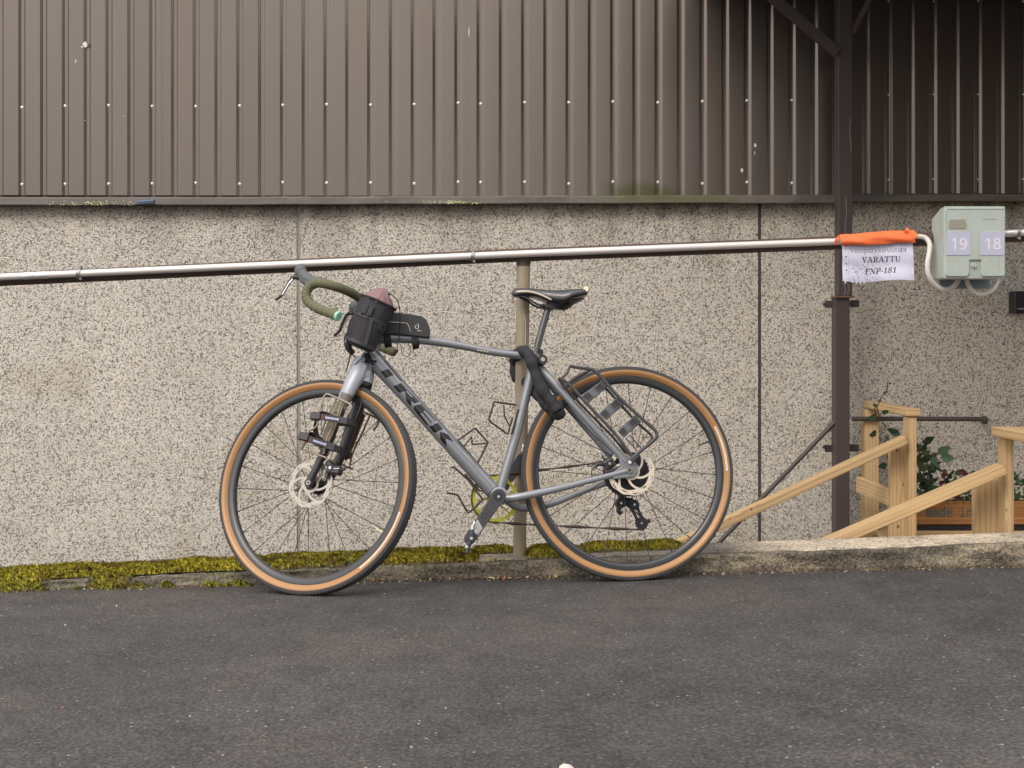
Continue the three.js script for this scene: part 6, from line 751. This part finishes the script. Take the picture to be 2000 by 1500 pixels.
  const tb = hung('top_tube_bag', 'flat black bag strapped on top of the top tube behind the stem', 'bag'), sh = new THREE.Shape(); [[752, 611], [772, 611.5], [800, 615], [822, 618.5], [830, 624], [836, 636], [838.5, 648], [837, 657], [812, 654.5], [770, 650], [752, 650]].forEach(([px, py], i) => { const p = B(px, py, 0.03); i ? sh.lineTo(p.x, p.y) : sh.moveTo(p.x, p.y); }); const tg = new THREE.ExtrudeGeometry(sh, { depth: 0.046, bevelEnabled: true, bevelSize: 0.004, bevelThickness: 0.006, bevelSegments: 4 }); tg.translate(0, 0, -0.023); bp('bag_body', tg, std([0.028, 0.028, 0.028], 0.7, 0, { bumpMap: grime, bumpScale: 0.001 }), tb);
  bp('piping', sweep([B(757, 629, 0.0295), B(775, 630, 0.0295), B(795, 632, 0.0295), B(797.5, 635, 0.0295), B(802, 648, 0.0295)], 0.0018, { n: 40, m: 6 }), std([0.36, 0.34, 0.27], 0.6), tb);
  bp('logo', [sweep([B(816, 632, 0.0295), B(817.5, 638, 0.0295), B(816, 642, 0.0295), B(812, 641, 0.0295), B(811, 637.5, 0.0295), B(813.5, 635, 0.0295)], 0.0013, { n: 30, m: 6 }), sweep([B(815, 645.5, 0.0295), B(823, 647, 0.0295)], 0.0012, { n: 4, m: 6 })], std([0.55, 0.55, 0.52], 0.5), tb);
  bp('zipper', sweep([B(758, 613.5, 0.024), B(800, 618, 0.026), B(822, 622, 0.026)], 0.0022, { n: 20, m: 6 }), bm.black, tb);
  for (const [px, py, h] of [[756, 661, 34], [810, 664, 34]]) { const p = B(px, py, 0); const ring = []; for (let k = 0; k <= 20; k++) { const a = k / 20 * Math.PI * 2; ring.push(p.clone().add(v3(-0.004 * Math.sin(a), (h / 2) / 586 * Math.sin(a), 0.0285 * Math.cos(a) * (0.8 + 0.2 * Math.abs(Math.sin(a)))))); } bp('bag_strap', sweep(ring, 1, { n: 50, profile: RECT(0.003, px > 800 ? 0.021 : 0.024), ref: v3(0, 0, 1) }), bm.web, tb); }
  const po = hung('small_pouch', 'small black pouch tucked between the fork crown and the down tube', 'pouch'); const pg = new THREE.SphereGeometry(1, 24, 16); { const p = pg.attributes.position; for (let i = 0; i < p.count; i++) { const x = p.getX(i), y = p.getY(i), z = p.getZ(i), k = 0.9 + 0.35 * (fbm(x * 1.5 + 4, y * 1.5 + z, 521, 3) - 0.5); p.setXYZ(i, x * 0.02 * k, y * 0.034 * k, z * 0.024 * k); } pg.computeVertexNormals(); pg.rotateZ(-0.15); const c = B(710, 742, -0.03); pg.translate(c.x, c.y, c.z); } bp('pouch_body', pg, bm.fabric, po);
  const p2 = sweep([B(683, 668, 0.02), B(680, 678, 0.02), B(690, 690, 0.01)], (q2) => lerp(0.013, 0.009, q2), { n: 14, m: 12, sx: 1.1 }); bp('mount_strap', p2, bm.fabric, po);
  // far-side dark bundle in front of the head tube belongs to the bag mount
  const lk = hung('chain_lock', 'black fabric-covered chain lock looped round the post, the seat tube and the rear tyre', 'lock'), jit = (r0) => (q2) => r0 * (1 + 0.1 * Math.sin(q2 * 34) + 0.06 * Math.sin(q2 * 71 + 1));
  bp('lock_sleeve', sweep([B(1012, 742, -0.125), B(1006, 722, -0.13), B(1006, 703, -0.12), B(1012, 690, -0.05), B(1021, 686.5, 0), B(1031, 690, 0.03), B(1038, 705, 0.043), B(1046, 731, 0.046), B(1060, 762, 0.05), B(1078, 785, 0.056), B(1090, 802, 0.056)], jit(0.0195), { n: 110, m: 16 }), bm.fabric, lk);
  bp('lock_sleeve', sweep([B(1089, 801, 0.056), B(1094, 810, 0.045), B(1086, 808, 0.034), B(1072, 795, 0.026), B(1057, 779, 0.012), B(1044, 763, -0.02), B(1034, 750, -0.07), B(1022, 742, -0.115), B(1010, 735, -0.125)], jit(0.0185), { n: 100, m: 16 }), bm.fabric, lk);
  const rid = []; for (let k = 0; k < 5; k++) rid.push(sweep([B(1009, 703 + k * 7, -0.11), B(1002, 705 + k * 7.4, -0.115), B(999.5 + k * 0.6, 709 + k * 7.4, -0.12)], 0.0032, { n: 8, m: 6 })); bp('sleeve_fold', rid, bm.web, lk);
  const e0 = B(1047, 692, 0.04), e1 = B(1059.5, 703, 0.05); bp('lock_body', [sweep([e0, e1.clone().add(v3(-0.006, 0.004, 0))], 0.012, { n: 4, m: 14 }), cyl(e1.clone().add(v3(0, 0, -0.02)), e1.clone().add(v3(0, 0, 0.012)), 0.0165, 0.0155, 28)], bm.black, lk); bp('lock_face', [cyl(e1.clone().add(v3(0, 0, 0.012)), e1.clone().add(v3(0, 0, 0.0135)), 0.0075, 0.007, 20)], std([0.4, 0.36, 0.28], 0.4, 0.4), lk); bp('lock_band', [sweep([B(1041, 691, 0.035), B(1048, 693, 0.04), B(1053, 697, 0.04)], 0.0085, { n: 10, m: 12 })], std([0.16, 0.16, 0.165], 0.4, 0.3), lk);
}
renderer.render(scene, camera);
